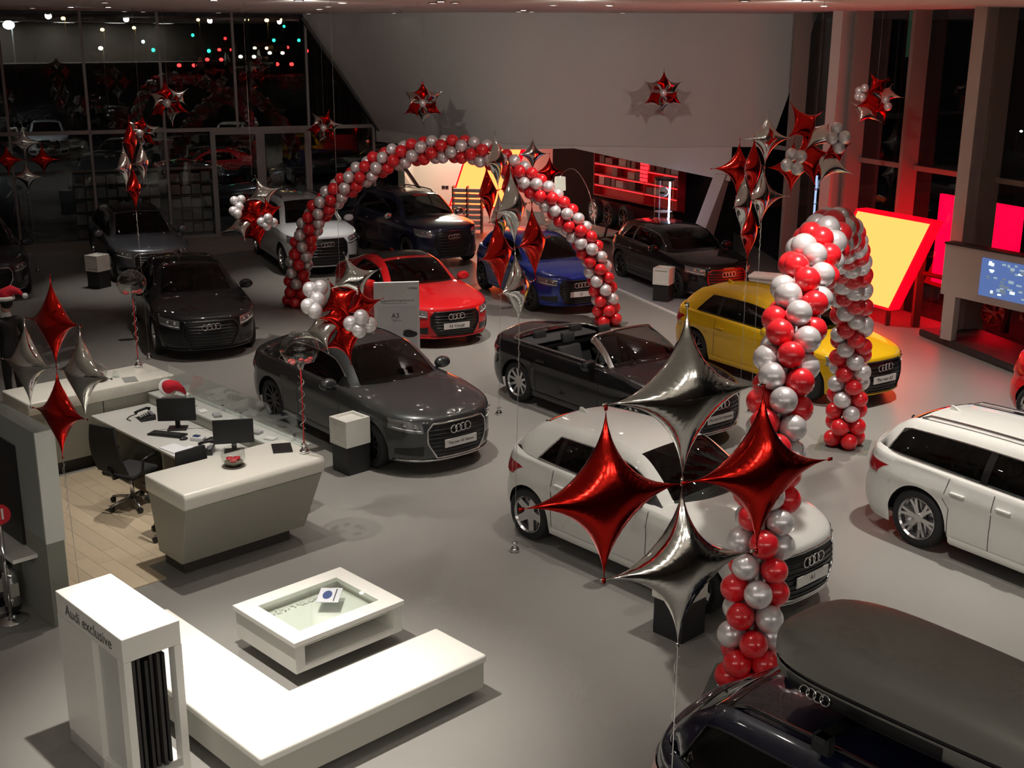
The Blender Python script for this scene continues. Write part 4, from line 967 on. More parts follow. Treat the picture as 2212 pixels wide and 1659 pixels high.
MB().ell((0, -.05, .80), (.07, .07, .06), 12, 8).build('small_model', mat('model_pink', (.6, .2, .25), .3), t, smooth=True)
# arc floor lamp
p = at_depth(1287, 500, 34.6); q = at_depth(1210, 395, 34.6)
t = empty('arc_floor_lamp', (p.x, p.y, 0), 0, 'arc floor lamp with white drum shade in the alcove', 'lamp')
MB().lathe([(0, 0), (.2, 0), (.2, .04), (0, .05)], 24).build('base', M_chrome, t)
path = [at_depth(x, y, 34.6) - Vector((p.x, p.y, 0)) for x, y in ((1287, 500), (1283, 465), (1274, 420), (1260, 388), (1245, 368), (1232, 364), (1220, 370), (1210, 382))]; path[0].z = .04
MB().tube(cat([tuple(v) for v in path], 4), .014, 8).build('arm', M_chrome, t, smooth=True)
sz = path[-1]
MB().lathe([(.17, -.38), (.155, -.02), (.15, .0), (.02, 0)], 24, c=(sz.x, sz.y, sz.z)).build('lamp_shade', mat('shade', (.8, .8, .66), .6, emit=(.9, .9, .7), es=.5), t, smooth=True)
l = bpy.data.lights.new('lamp', 'POINT'); l.energy = 30; l.color = (1, .95, .8); l.shadow_soft_size = .08; lo = bpy.data.objects.new('lamp_bulb', l); lo.location = (sz.x, sz.y, sz.z - .25); link(lo, t)
# alcove light (recessed panel) washing the white wall
t = empty('ceiling_panel_light', (-1.7, 36.9, 3.27), 0, 'recessed rectangular light panel in the alcove ceiling', 'light panel'); MB().box(-.6, .6, -.3, .3, 0, .03).build('diffuser', emis('alcove_panel', (.92, 1, .78), 4.5), t)
l = bpy.data.lights.new('alcove', 'AREA'); l.energy = 75; l.size = 1.2; l.color = (.95, 1, .82); lo = bpy.data.objects.new('alcove_lamp', l); lo.location = (0, 0, -.05); link(lo, t)
# brochure rack
p = at_depth(1010, 445, 35.2)
t = empty('brochure_rack', (p.x, p.y, 0), R_(-8), 'open slatted brochure rack beside the glowing sign in the alcove', 'rack')
for x in (-.42, 0, .42): MB().box(x - .015, x + .015, -.15, .15, 0, 1.35).build('upright', mat('rack_dark', (.06, .04, .04), .5), t)
for k in range(8):
    for s in (-.41, .01): MB().box(s + .02, s + .38, -.16, .02, .10 + k * .155, .20 + k * .155).build('tray', mat('rack_tray', (.55, .5, .46), .5), t)
for k in range(2):
    o = MB().box(-.05, .05, -.01, .0, -.05, .05).build('wall_socket', M_plastic, None, loc=(at_depth(951 + 8 * k, 405, 36.6).x, 38.44, .92)); tag(o, 'small dark wall socket on the white alcove wall', 'socket', 'wall sockets in the alcove')
# lounge furniture in the alcove
p = at_depth(1283, 480, 33.6); t = empty('day_bed', (p.x, p.y, 0), wz, 'long white day bed with dark frame beside the arc lamp', 'bench')
MB().box(-.9, .9, -.33, .33, .30, .42).build('mattress', mat('cream', (.62, .58, .50), .6), t, bevel=.03, smooth=True); MB().tube([(-.8, -.3, .28), (.8, -.3, .28), (1.0, -.3, .34), (1.1, -.3, .62)], .03, 8).build('frame', M_black, t)
MB().tube([(-.8, .3, .28), (.8, .3, .28), (1.0, .3, .34), (1.1, .3, .62)], .03, 8).build('frame', M_black, t)
for x in (-.7, .7):
    for y in (-.27, .27): MB().tube([(x, y, 0), (x, y, .28)], .015, 6).build('leg', M_chrome, t)
for i, (x, y, dd) in enumerate([(1160, 470, 34.2), (1200, 490, 33.4)]):
    p = at_depth(x, y, dd); t = empty('shell_chair', (p.x, p.y, 0), R_(40 + 120 * i), ['white shell chair behind the balloons in the alcove, left one', 'white shell chair behind the balloons in the alcove, right one'][i], 'chair', 'white shell chairs in the alcove')
    G = [[(.26 * math.cos(a) * (1 + .25 * k / 5), .26 * math.sin(a) * (1 + .25 * k / 5), .42 + .05 * k * (1.6 if math.cos(a) < 0 else .5)) for a in np.linspace(0, 2 * PI, 19)] for k in range(6)]
    b = MB(); b.grid([[(0, 0, .42)] * 19] + G); b.build('shell', M_white, t, smooth=True)
    for a in (.8, 2.4, 4, 5.5): MB().tube([(.05 * math.cos(a), .05 * math.sin(a), .42), (.22 * math.cos(a), .22 * math.sin(a), 0)], .012, 6).build('leg', M_chrome, t)
# slanted light boxes (yellow face, red frame)
def lightbox(label, org, e, s, zb, zt, shear, wdt, E=6.0, depth=.28):
    e = Vector((e[0], e[1], 0)).normalized(); nrm = Vector((e.y, -e.x, 0))
    if nrm.dot(Vector((-org[0], -org[1], 0))) < 0: nrm = -nrm
    t = empty('slanted_light_box', (org[0], org[1], 0), 0, label, 'light box')
    def P(a, z, d): return tuple(e * a + nrm * d + Vector((0, 0, z)))
    sh = lambda z: shear * (z - zb) / (zt - zb)
    def quad(a0, a1, z0, z1, d): return [P(a0 + sh(z0), z0, d), P(a1 + sh(z0), z0, d), P(a1 + sh(z1), z1, d), P(a0 + sh(z1), z1, d)]
    V = quad(-wdt, 0, zb, zt, 0) + quad(-wdt, 0, zb, zt, depth - .03)
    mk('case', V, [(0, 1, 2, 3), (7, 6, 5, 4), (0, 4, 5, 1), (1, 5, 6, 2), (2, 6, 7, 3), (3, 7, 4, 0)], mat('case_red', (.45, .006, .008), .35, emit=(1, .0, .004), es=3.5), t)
    f = .045; V = quad(-wdt + f, -f, zb + f, zt - f, depth - .02); m = emis('face_yellow', (1, .122, .028), E, True)
    mk('lit_face', V, [(0, 1, 2, 3), (3, 2, 1, 0)], m, t)
    for (a0, a1, z0, z1) in ((-wdt, 0, zb, zb + f), (-wdt, 0, zt - f, zt), (-wdt, -wdt + f, zb + f, zt - f), (-f, 0, zb + f, zt - f)):
        V = quad(a0, a1, z0, z1, depth - .03) + quad(a0, a1, z0, z1, depth)
        mk('edge_frame', V, [(3, 2, 1, 0), (4, 5, 6, 7), (0, 1, 5, 4), (1, 2, 6, 5), (2, 3, 7, 6), (3, 0, 4, 7)], MATS['case_red'], t)
    for a in (-wdt * .75, -.15): V = MB().box(-.04, .04, -.04, .04, 0, zb + .02); o = V.build('foot', mat('foot_red', (.1, .01, .01), .4), t, loc=P(a, 0, depth / 2))
    return t, P
lb, LP_ = lightbox('slanted yellow light box with red frame at the right glass wall', (7.76, 23.61), (.46, -.888), 1, .35, 2.24, .90, 2.05, 5.5)
p = at_depth(1062, 460, 36.5); lightbox('slanted yellow light box with red frame in the alcove', (p.x + .42, p.y), (.93, -.36), 1, .55, 2.80, .80, 1.75, 5.5)
# dark red stand frame beside the light box
t = empty('frame_stand', (8.1, 23.6, 0), 0, 'dark red upright frame beside the slanted light box', 'stand'); MB().box(-.07, .07, -.07, .07, 0, 1.55).build('post', mat('frame_red', (.12, .012, .012), .4), t); MB().tube([(0, 0, 1.1), (.45, -.85, 1.1)], .05, 4).build('crossbar', MATS['frame_red'], t)
# red glowing banner outside the right glass
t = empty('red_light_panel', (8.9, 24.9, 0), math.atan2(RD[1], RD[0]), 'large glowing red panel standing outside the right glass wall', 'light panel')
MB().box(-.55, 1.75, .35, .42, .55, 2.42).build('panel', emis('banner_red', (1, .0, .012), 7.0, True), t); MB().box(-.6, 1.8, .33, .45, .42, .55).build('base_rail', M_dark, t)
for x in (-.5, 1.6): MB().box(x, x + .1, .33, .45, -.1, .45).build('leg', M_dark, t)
# screen wall with blue video screen
t = empty('screen_wall', (8.02, 22.16, 0), math.atan2(-1.4, .82), 'pale wall panel with a blue video screen on the right', 'screen')
MB().box(0, 3.4, 0, .18, .98, 1.93).build('panel', M_colm, t); MB().box(0, 3.4, -.04, .22, 1.93, 1.965).build('top_cap', M_dark, t)
MB().box(.85, 2.9, -.012, 0, 1.12, 1.80).build('screen', emis('screen_blue', (.10, .17, .42), .9), t)
rr = random.Random(4)
for k in range(60):
    x, z = rr.uniform(.92, 2.75), rr.uniform(1.16, 1.74); a, h_ = rr.choice([.05, .07, .10]), rr.choice([.03, .05]); s = rr.choice([.25, .5, 1.5])
    MB().box(x, x + a, -.014 - .0004 * k, -.012, z, z + h_).build('screen_tile', emis('tile_%s' % s, (.62, .80, .95), s), t)
MB().box(.1, .35, .0, .15, .14, .98).build('support', M_colm, t); MB().box(2.9, 3.1, .0, .15, .14, .98).build('support', M_colm, t)
t = empty('dark_plinth', (7.95, 22.85, 0), math.atan2(-2.2, .62), 'long low dark display plinth under the video screen', 'plinth'); MB().box(0, 4.8, 0, 1.1, 0, .14).build('deck', M_dark, t, bevel=.01); MB().box(.0, 4.8, -.012, 0, .02, .12).build('front_strip', M_kick, t)
p = at_depth(2150, 676, 22.6); t = empty('wheel_exhibit', (p.x, p.y, p.z), R_(-50), 'red car wheel rim hanging under the video screen', 'wheel'); o = inst('rim', rm, t, rot=(0, 0, PI)); o.data = rm.copy(); o.data.materials[0] = mat('rim_red', (.5, .012, .02), .3, metal=.6, coat=1); o.scale = (.9, .9, .9)
MB().tube([(0, .05, 0), (0, .4, 0)], .02, 6).build('bracket', M_black, t)
# reception info stand by the platform
p = at_depth(1640, 600, 24.5); t = empty('info_cabinet', (p.x + .35, p.y, 0), R_(-25), 'low pale cabinet behind the near balloon arch', 'cabinet'); MB().box(-.5, .5, -.25, .25, 0, .88).build('body', M_colm, t); MB().box(-.52, .52, -.27, .27, .88, .92).build('worktop', M_white, t)
for z in (.3, .58): MB().box(-.47, .47, -.262, -.25, z, z + .24).build('drawer', MATS['column_white'], t)
# ================================================================ BALLOONS
b = MB(); prof = []
for k in range(15):
    th = PI * k / 14; r = math.sin(th); z = -math.cos(th); prof.append((r * (1 - .06 * (z < 0) * -z), z * (1.08 if z < 0 else 1.0)))
b.lathe(prof, 22); o = b.build('balloon', M_redlatex, None, smooth=True); cleanup(o); BR = o.data; bpy.data.objects.remove(o); BW = BR.copy(); BW.materials[0] = M_pearl
b = MB(); b.lathe(prof[:-1:2] + [prof[-1]], 14); o = b.build('balloon', M_pearl, None, smooth=True); cleanup(o); BWs = o.data; bpy.data.objects.remove(o)
def arch(label, A, Bp_, path, dia, spacing, ring, seed):
    t = empty('balloon_arch', (A[0], A[1], 0), math.atan2(Bp_[1] - A[1], Bp_[0] - A[0]), label, 'balloon arch', 'balloon arches')
    P = [Vector((s, 0, z)) for s, z in cat(path, 14)]
    acc = [0]
    for i in range(1, len(P)): acc.append(acc[-1] + (P[i] - P[i - 1]).length)
    n = int(acc[-1] / spacing); rr = random.Random(seed)
    MB().tube([P[int(i)] for i in np.linspace(0, len(P) - 1, 40)], .02, 6).build('pole', M_white, t)
    for k in range(n + 1):
        d = acc[-1] * k / n; i = min(max(int(np.searchsorted(acc, d)), 1), len(P) - 1); f = (d - acc[i - 1]) / max(1e-6, acc[i] - acc[i - 1])
        c = P[i - 1].lerp(P[i], f); T = (P[i] - P[i - 1]).normalized(); Nn = Vector((0, 1, 0)); Bn = T.cross(Nn)
        for j in range(4):
            a = PI / 2 * j + (PI / 4) * (k % 2) + .3
            dirv = Nn * math.cos(a) + Bn * math.sin(a)
            ci = (j + (k + (k % 2)) // 2 * 1) % 4 if True else 0
            red = ci % 2 == 0
            if k < 2 or k > n - 2: red = True
            s = dia / 2 * rr.uniform(.94, 1.04)
            q = dirv.to_track_quat('Z', 'Y')
            inst('balloon', BR if red else BW, t, mtx=Matrix.LocRotScale(c + dirv * ring, q, Vector((s, s, s))))
    for s in (path[0][0], path[-1][0]): MB().box(s - .36, s + .36, -.36, .36, .0, .012).build('base_plate', M_glass, t)
    return t
arch('large red and pearl balloon arch over the far cars', (-4.65, 25.19), (1.91, 23.53), [(.03, .10), (.10, .7), (.24, 1.3), (.47, 1.8), (.75, 2.16), (1.28, 2.62), (2.08, 3.10), (2.9, 3.34), (3.75, 3.40), (4.36, 3.27), (5.0, 2.90), (5.57, 2.46), (6.2, 1.78), (6.57, 1.05), (6.77, .12)], .25, .205, .175, 1)
arch('large red and pearl balloon arch nearest the camera beside the white hatchback', (2.12, 9.55), (4.73, 16.24), [(.0, .14), (-.02, .6), (.06, 1.05), (.22, 1.5), (.48, 2.05), (.80, 2.60), (1.25, 3.08), (1.95, 3.44), (3.0, 3.58), (4.2, 3.46), (5.3, 3.05), (6.2, 2.50), (6.85, 1.85), (7.12, 1.1), (7.18, .12)], .25, .205, .175, 2)
# four-pointed foil star
def star_mesh(m, name='foil_balloon'):
    a = .56; N = 140; h = 1. / N                                   # inflate the star outline: z = sqrt(2 phi), laplace(phi) = -1
    X, Y = np.meshgrid(np.arange(N + 1) * h, np.arange(N + 1) * h, indexing='ij')
    ins = (X ** a + Y ** a < 1); ph = np.where(ins, .02 * (1 - X ** a - Y ** a), 0.)
    for it in range(2600):
        P = np.pad(ph, 1, mode='reflect'); ph = np.where(ins, .25 * (P[:-2, 1:-1] + P[2:, 1:-1] + P[1:-1, :-2] + P[1:-1, 2:] + h * h), 0.)
    zf = np.sqrt(2 * np.maximum(ph, 0))
    def zs_(x, y):
        x, y = min(abs(x), .9999) / h, min(abs(y), .9999) / h; i, k = int(x), int(y); fx, fy = x - i, y - k
        return (zf[i, k] * (1 - fx) + zf[i + 1, k] * fx) * (1 - fy) + (zf[i, k + 1] * (1 - fx) + zf[i + 1, k + 1] * fx) * fy
    b = MB(); q = 16; ths = []
    for s in range(4):                                              # angular samples crowd around the four tips
        for k in range(2 * q):
            t = k / (2. * q); f = .5 - .5 * math.cos(PI * t) if True else t; ths.append(PI / 2 * (s + f))
    NT = len(ths); NRr = 22
    for sg in (1, -1):
        G = []
        for j in range(NRr + 1):
            rho = math.sin(PI / 2 * j / NRr); row = []
            for i in range(NT + 1):
                th = ths[i % NT]; c, s = math.cos(th), math.sin(th); rb = (abs(c) ** a + abs(s) ** a) ** (-1 / a)
                x, y = rho * rb * c, rho * rb * s; z = 0 if j == NRr else .86 * zs_(x, y)
                if j < NRr: z = max(z, .016 * math.sqrt(max(0, 1 - rho)))
                z *= 1 + .05 * math.sin(i * 2.1) * (rho ** 6)
                row.append((x, y, sg * z))
            G.append(row)
        b.grid(G, sg < 0)
    for (x, y) in ((1, 0), (-1, 0), (0, 1), (0, -1)): b.box(x * .985 - .02 - .012 * abs(x), x * .985 + .02 + .012 * abs(x), y * .985 - .02 - .012 * abs(y), y * .985 + .02 + .012 * abs(y), -.004, .004)
    o = b.build(name, m, None, smooth=True); cleanup(o, 1e-5); d = o.data; bpy.data.objects.remove(o); return d
SR = star_mesh(M_redfoil); SS = SR.copy(); SS.materials[0] = M_silver
CN = Vector((0, -1, 0))
def star(parent, base, pos, s, red, yaw, roll=0., tilt=0.):
    # local star plane XY -> world vertical plane facing yaw (0 = towards the camera), roll in plane, tilt back
    m = Matrix.Rotation(yaw, 4, 'Z') @ Matrix.Rotation(PI / 2 - tilt, 4, 'X') @ Matrix.Rotation(roll, 4, 'Z')
    mt = Matrix.Translation(Vector(pos) - Vector(base)) @ m @ Matrix.Scale(s, 4)
    return inst('foil_balloon', SR if red else SS, parent, mtx=mt)
def ribbon(parent, P, r=.003, m=None): return MB().tube(P, r, 5).build('ribbon', m or M_ribbon, parent, smooth=True)
def weight(parent, p):
    MB().lathe([(0, 0), (.05, 0), (.055, .03), (.03, .06), (.015, .08), (.035, .10), (.02, .12), (0, .12)], 12, c=p).build('balloon_weight', M_chrome, parent, smooth=True)
def cross(label, px, py, d, s, cols, yaw, roll=0., tilt=0., ground=True, drop=None, gz=0., open_=1.0):
    tie = at_depth(px, py, d); base = Vector((tie.x, tie.y, gz))
    t = empty('balloon_bouquet', base, 0, label, 'balloon bouquet', 'foil star balloon bouquets')
    Rm = Matrix.Rotation(yaw, 3, 'Z') @ Matrix.Rotation(-tilt, 3, 'X') @ Matrix.Rotation(-roll, 3, 'Y')
    for k, (dx, dz) in enumerate(((0, 1), (1, 0), (0, -1), (-1, 0))):
        off = Rm @ Vector((dx * s * open_, -.02 * (k % 2), dz * s)); star(t, base, tie + off, s, cols[k], yaw, roll, tilt)
    bot = tie + Rm @ Vector((0, 0, -2 * s)); rel = bot - base
    if ground:
        ribbon(t, [rel, rel * .5 + Vector((.01, 0, 0)), Vector((.02, .01, .12))], .0025); weight(t, (.02, .01, .0))
        cur = [rel + Vector((.012 * math.cos(k * .9), .012 * math.sin(k * .9), -.05 - k * .018)) for k in range(26)]
        ribbon(t, cur, .002)
    return t
S_ = .41
cross('large cross of two silver and two red foil stars in front of the white hatchback', 1474, 1040, 5.35, .40, (0, 1, 0, 1), R_(24), R_(0), R_(2))
cross('foil star cross of two red and two silver balloons beside the partition', 122, 795, 10.6, .41, (1, 0, 1, 0), R_(-36), R_(3), R_(4))
cross('tall foil star cross with silver top and red sides above the convertible', 1112, 535, 12.6, .42, (0, 1, 0, 1), R_(64), 0, R_(4))
cross('foil star cross with silver top behind the tall bouquet over the red coupe', 1076, 410, 17.5, .42, (0, 1, 0, 1), R_(68), 0, R_(4))
cross('foil star cross with thin silver top far behind the far arch', 1150, 372, 29.6, .44, (0, 1, 0, 1), R_(20), 0, 0, gz=0.)
cross('foil star cross of red top and silver sides above the silver estate', 286, 355, 20.5, .40, (1, 0, 1, 0), R_(86), 0, 0)
cross('foil star cross of silver top and red sides at the left edge', 55, 345, 28.5, .40, (0, 1, 0, 1), R_(10), 0, 0)
cross('foil star cross of red top and silver sides over the yellow hatchback', 1622, 432, 15.6, .41, (1, 0, 1, 0), R_(63), 0, 0)
cross('foil star cross of silver top and red sides behind the yellow hatchback', 1652, 362, 17.6, .42, (0, 1, 0, 1), R_(12), 0, 0)
# bursts hung from the ceiling
def burst(label, px, py, d, s, ph, nb=True):
    c = at_depth(px, py, d); t = empty('star_burst', c, 0, label, 'balloon burst', 'hanging foil star bursts')
    for k in range(6):
        a = ph + k * PI / 3; dirv = Vector((math.cos(a), -.35 if k % 2 else .25, math.sin(a)))
        m = Matrix.Rotation(PI / 2, 4, 'X') @ Matrix.Rotation(a + PI / 2 * 0, 4, 'Z') @ Matrix.Rotation(R_(38), 4, 'X')
        mt = Matrix.Translation(dirv * s * .52) @ m @ Matrix.Scale(s * .66, 4); inst('foil_balloon', SR if k % 2 else SS, t, mtx=mt)
    if nb: inst('pearl_balloon', BWs, t, loc=(0, -.12, 0), scale=(.09, .09, .09))
    ribbon(t, [(0, 0, 0), (0, 0, CEIL - c.z - .01)], .002)
burst('red and silver star burst hanging before the rear glass wall', 364, 222, 25.0, .42, R_(35)); burst('small red and silver star burst beside the left star cross', 306, 287, 26.5, .36, R_(20)); burst('red and silver star burst hanging at the far right end of the rear glass', 700, 275, 31.5, .42, R_(10))
burst('red and silver star burst hanging before the curved wall, left one', 914, 222, 28.5, .47, R_(30)); burst('red and silver star burst hanging before the curved wall, right one', 1432, 200, 28.0, .45, R_(30))
# hanging garlands of stars and small pearl balloons: (dx, dy px), size px, red, yaw, roll, tilt
def garland(label, px, py, d, stars, balls, bs):
    c = at_depth(px, py, d); k = d / F; t = empty('balloon_garland', c, 0, label, 'balloon garland', 'hanging garlands of stars and pearl balloons')
    for (x, y, s, red, yaw, roll, tilt) in stars:
        p = at_depth(px + x, py + y, d); star(t, c, p, s * k, red, R_(yaw), R_(roll), R_(tilt))
    for i, (x, y) in enumerate(balls):
        p = at_depth(px + x, py + y, d - .12 - .05 * (i % 3)) - c; r = bs * k; inst('pearl_balloon', BWs, t, loc=p, scale=(r, r, r))
    ribbon(t, [(0, 0, 0), (0, 0, CEIL - c.z - .01)], .002)
g_st = [(30, -52, 62, 0, 10, 20, 10), (-2, -6, 62, 1, -15, 38, 35), (48, 6, 50, 1, 30, 15, -10), (-40, 58, 62, 0, -10, 25, 45), (10, 78, 62, 1, -25, 30, 30), (-8, 30, 45, 1, 20, 0, 20)]
g_ball = [(-66, -30), (-50, -8), (-70, 6), (-44, -34), (22, 44), (44, 30), (62, 46), (40, 58), (-56, 16)]
garland('foil star and pearl balloon garland above the dark grey saloon', 736, 655, 13.6, g_st, [(x, y) for x, y in g_ball], 17)
garland('foil star and pearl balloon garland beside the white sports utility car', 548, 452, 21.5, [(x * .66, y * .62, s * .70, r, a, b_, c_) for x, y, s, r, a, b_, c_ in g_st], [(x * .66 + 2, y * .62) for x, y in g_ball], 10)
garland('foil star and pearl balloon garland over the near balloon arch', 1758, 312, 17.0, [(-20, -42, 58, 1, 20, 30, 20), (10, -20, 60, 0, -20, -20, 60), (-10, 30, 70, 1, 5, 10, 20), (30, 40, 62, 0, 10, 60, 40), (50, 10, 50, 1, 40, 10, 0)], [(-48, 22), (-58, 44), (-36, 52), (-28, 26), (50, -34), (66, -16), (54, 6), (40, -14)], 14)
garland('foil star and pearl balloon garland before the right glass wall', 1892, 212, 23.0, [(4, -26, 36, 1, 20, 30, 15), (22, -8, 38, 0, -20, -15, 55), (-8, 12, 42, 1, 5, 10, 25), (-22, 30, 40, 0, 10, 50, 35), (18, 22, 34, 1, 35, 10, 0)], [(-36, -16), (-30, -2), (-24, -22), (-38, -4), (22, 4), (26, 18)], 9)
# clear bubble balloons on the counters
def bubble(label, u, v, z, h, r):
    t = uvthing('bubble_balloon', label, 'balloon', u, v, z, 'clear bubble balloons on the counters')
    weight(t, (0, 0, 0))
    MB().tube([(0, 0, .11), (.004, 0, h * .5), (0, 0, h)], .008, 6).build('red_ribbon', M_redrib, t, smooth=True)
    ribbon(t, [(.03 * math.cos(k * .8), .03 * math.sin(k * .8), .28 + k * .018) for k in range(int((h - .32) / .018))], .004)
    MB().lathe([(0, h), (.02, h), (.05, h + .07), (r * .75, h + r * .45), (r, h + r), (r * .86, h + r * 1.5), (r * .45, h + r * 1.88), (0, h + 2 * r)], 26).build('clear_balloon', M_bubble, t, smooth=True)
    for k in range(7): a = k * 2.4; MB().ell((r * .5 * math.cos(a), r * .5 * math.sin(a), h + r * .35 + .02 * (k % 3)), (.035, .028, .02), 8, 6).build('confetti', mat('confetti_red', (.6, .03, .04), .4), t, smooth=True)
bubble('clear bubble balloon with red ribbon on the front counter', 7.22, 10.84, 1.052, .98, .22)
bubble('clear bubble balloon with red ribbon on the rear counter', 7.60, 15.48, 1.052, .98, .21)
CAR14 = ((2.93, 6.0), 310.0); BOXY = .05
# ================================================================ REMAINING CARS
nv, nS, nU = make_car('dark navy estate car carrying a grey roof box in the right foreground', 'estate', paintmat('paint_deep_navy', (.004, .006, .022), .2, .3), CAR14[0], CAR14[1], 'ten', chrome=False, rails=M_dalloy)
_r, _S, (_ut, _uh) = CARS['q7']
MB().grid([[tuple(_S(u, w_) + np.array([.02, 0, .01])) for w_ in np.linspace(-.16, .16, 9)] for u in (_ut - .035, _ut - .012)]).build('windscreen_sticker', emis('sticker_red', (.55, .02, .03), .35) if False else mat('sticker_red', (.6, .02, .03), .4), _r)
CARS['rd'] = make_car('red car cut by the right edge of the photo', 'hatch', P_red, (9.2, 16.55), 304, 'five', chrome=False)
# roof box
M_box = mat('roof_box_grey', (.17, .168, .15), .45, metal=.1, noise=.03, nscale=4)
def roofbox():
    t = empty('roof_box', nv.location, nv.rotation_euler.z, 'matt grey aerodynamic roof box with black side band on the navy car', 'roof box')
    zr = 1.58; x0, x1 = -1.66, .74
    G = []; n = 28
    hb = .19
    for i in range(n + 1):
        s = i / n; x = lerp(x0, x1, s)
        e = (1 - abs(2 * s - 1) ** 5.0); hw = .46 * max(.0, e) ** .36 * (1 - .22 * s ** 2); ht = .32 * max(0, 1 - abs(2 * s * .98 - .86) ** 3.2 * .86) ** .6 * max(.0, 1 - (2 * s - 1) ** 16) ** .3
        row = []
        for k in range(25):
            a = PI * k / 24; cx, sx_ = math.cos(a), math.sin(a)
            y = hw * math.copysign(abs(cx) ** .45, cx); z = zr + hb + ht * abs(sx_) ** .55 * .9
            row.append((x, BOXY + y, z))
        G.append(row)
    b = MB(); b.grid(G, True); lid = b.build('lid', M_box, t, smooth=True); cleanup(lid)
    def shrink(p, f, z): return (lerp(.5 * (x0 + x1), p[0], f), BOXY + (p[1] - BOXY) * f, z)
    loop = [r[0] for r in G] + [r[-1] for r in G[::-1]]
    b = MB(); b.grid([[shrink(p, f, zr + z) for p in loop + loop[:1]] for f, z in ((.985, hb + .004), (.975, hb - .03))]); b.build('seam_band', M_plastic, t)
    b = MB(); rings_ = [[shrink(p, f, zr + z) for p in loop + loop[:1]] for f, z in ((.992, hb - .03), (.985, hb - .10), (.94, .05), (.80, .0), (.3, .0))]
    b.grid(rings_); b.build('tray', M_box, t, smooth=True)
    for sg, idx in ((1, 0), (-1, -1)):
        sel = [r[idx] for r in G[3:17]]
        G3 = [[shrink(p, f + .012, zr + z) for f, z in ((.955, .055), (.972, .085), (.985, .115), (.989, .145))] for p in sel]
        bb = MB(); bb.grid(G3, sg > 0); bd = bb.build('badge_panel', M_grille, t, smooth=True)
        pm_ = shrink(sel[3], 1.0, zr + .10); inst('rings_badge', rings_mesh(), bd, mtx=frame((pm_[0], pm_[1] + sg * .006, pm_[2]), (-sg, 0, 0), (0, sg, .2), (0, -.2 * sg, 1)) @ Matrix.Scale(.62, 4))
    for x in (-.95, .35):
        b = MB(); b.box(x - .04, x + .04, -.60, .60, zr - .06, zr - .02); b.build('crossbar', M_dalloy, t)
        for y in (-.56, .56): MB().box(x - .06, x + .06, y - .035, y + .035, zr - .13, zr - .02).build('bar_foot', M_plastic, t)
roofbox()
# ================================================================ OUTSIDE
def gz(y): return -.3 + max(0., y - 52) * .045
b = MB(); b.grid([[(-220, y, gz(y)), (220, y, gz(y))] for y in (-20, 52, 260)], True); g = b.build('ground', M_asph); g['kind'] = 'structure'
M_kerb = mat('paving_pale', (.14, .14, .14), .7)
o = MB().box(-30, 30, 0, 3.0, -.29, -.08).build('pavement', M_kerb, None, loc=(-4.0, 37.6, 0), rot=(0, 0, FA)); o['kind'] = 'structure'
# screen of pale panels just outside the glass
for i, (t0, n, lab) in enumerate([(-2.85, 8, 'low outdoor screen of pale panels in a dark grid, left one'), (-.28, 4, 'low outdoor screen of pale panels in a dark grid, right one')]):
    p = fac(t0, -.08, -.55); t = empty('panel_screen', p, FA, lab, 'screen', 'panel screens outside the glass')
    M_pp = mat('panel_pale', (.30, .29, .285), .6, noise=.15, nscale=4); M_bar = mat('screen_bar', (.03, .03, .03), .5)
    for c_ in range(n):
        for r_ in range(5): MB().box(c_ * .285 + .02, c_ * .285 + .265, -.02, .02, .18 + r_ * .36, .18 + r_ * .36 + .22 + .05 * ((c_ + r_) % 2)).build('panel', M_pp, t)
    for c_ in range(n + 1): MB().box(c_ * .285 - .008, c_ * .285 + .008, -.035, .035, 0, 2.0).build('upright', M_bar, t)
    for r_ in range(6): MB().box(0, n * .285, -.03, .03, .12 + r_ * .36, .15 + r_ * .36).build('rail', M_bar, t)
def outside_car(src, label, x, y, deg):
    c = copy_tree(CARS[src][0]); c.location = (x, y, gz(y)); c.rotation_euler = (0, 0, R_(deg)); c['label'] = label; c['group'] = 'cars parked outside'
for a in (('q5', 'white sports utility car parked outside beyond the rear glass', -21.9, 57.5, 291), ('a4', 'dark saloon parked outside behind the left star cross', -12.2, 44.0, 200), ('a6', 'grey estate parked outside behind the entrance door', -8.0, 41.6, 205),
          ('q7', 'dark sports utility car parked outside right of the entrance door', -4.2, 46.5, 215), ('a5', 'red coupe parked outside in the second row', -12.5, 50.0, 205), ('a4', 'dark saloon parked outside in the second row', -5.5, 51.5, 205), ('a6', 'grey estate parked outside at the far left', -28.5, 60, 285)): outside_car(*a)
def street_lamp(px, py, d, col, s, label, r=.16):
    p = at_depth(px, py, d); t = empty('street_lamp', (p.x, p.y, gz(p.y)), 0, label, 'street lamp', 'street lamps outside'); h_ = p.z - gz(p.y)
    MB().tube([(0, 0, 0), (0, 0, h_ - .1), (.0, -.35, h_)], [.07, .045, .035], 8).build('pole', mat('pole', (.12, .12, .12), .6), t)
    MB().ell((0, -.45, h_), (r * 1.0, r * .9, r * .75), 12, 8).build('lamp_head', emis('lamp_%s' % (str(col) + str(s)), col, s), t)
ORG, WHT, GRN, RED = (1, .55, .12), (.85, .95, 1), (.02, 1, .45), (1, .02, .02)
street_lamp(25, 54, 75, WHT, 30, 'bright white street lamp outside at the left', .35)
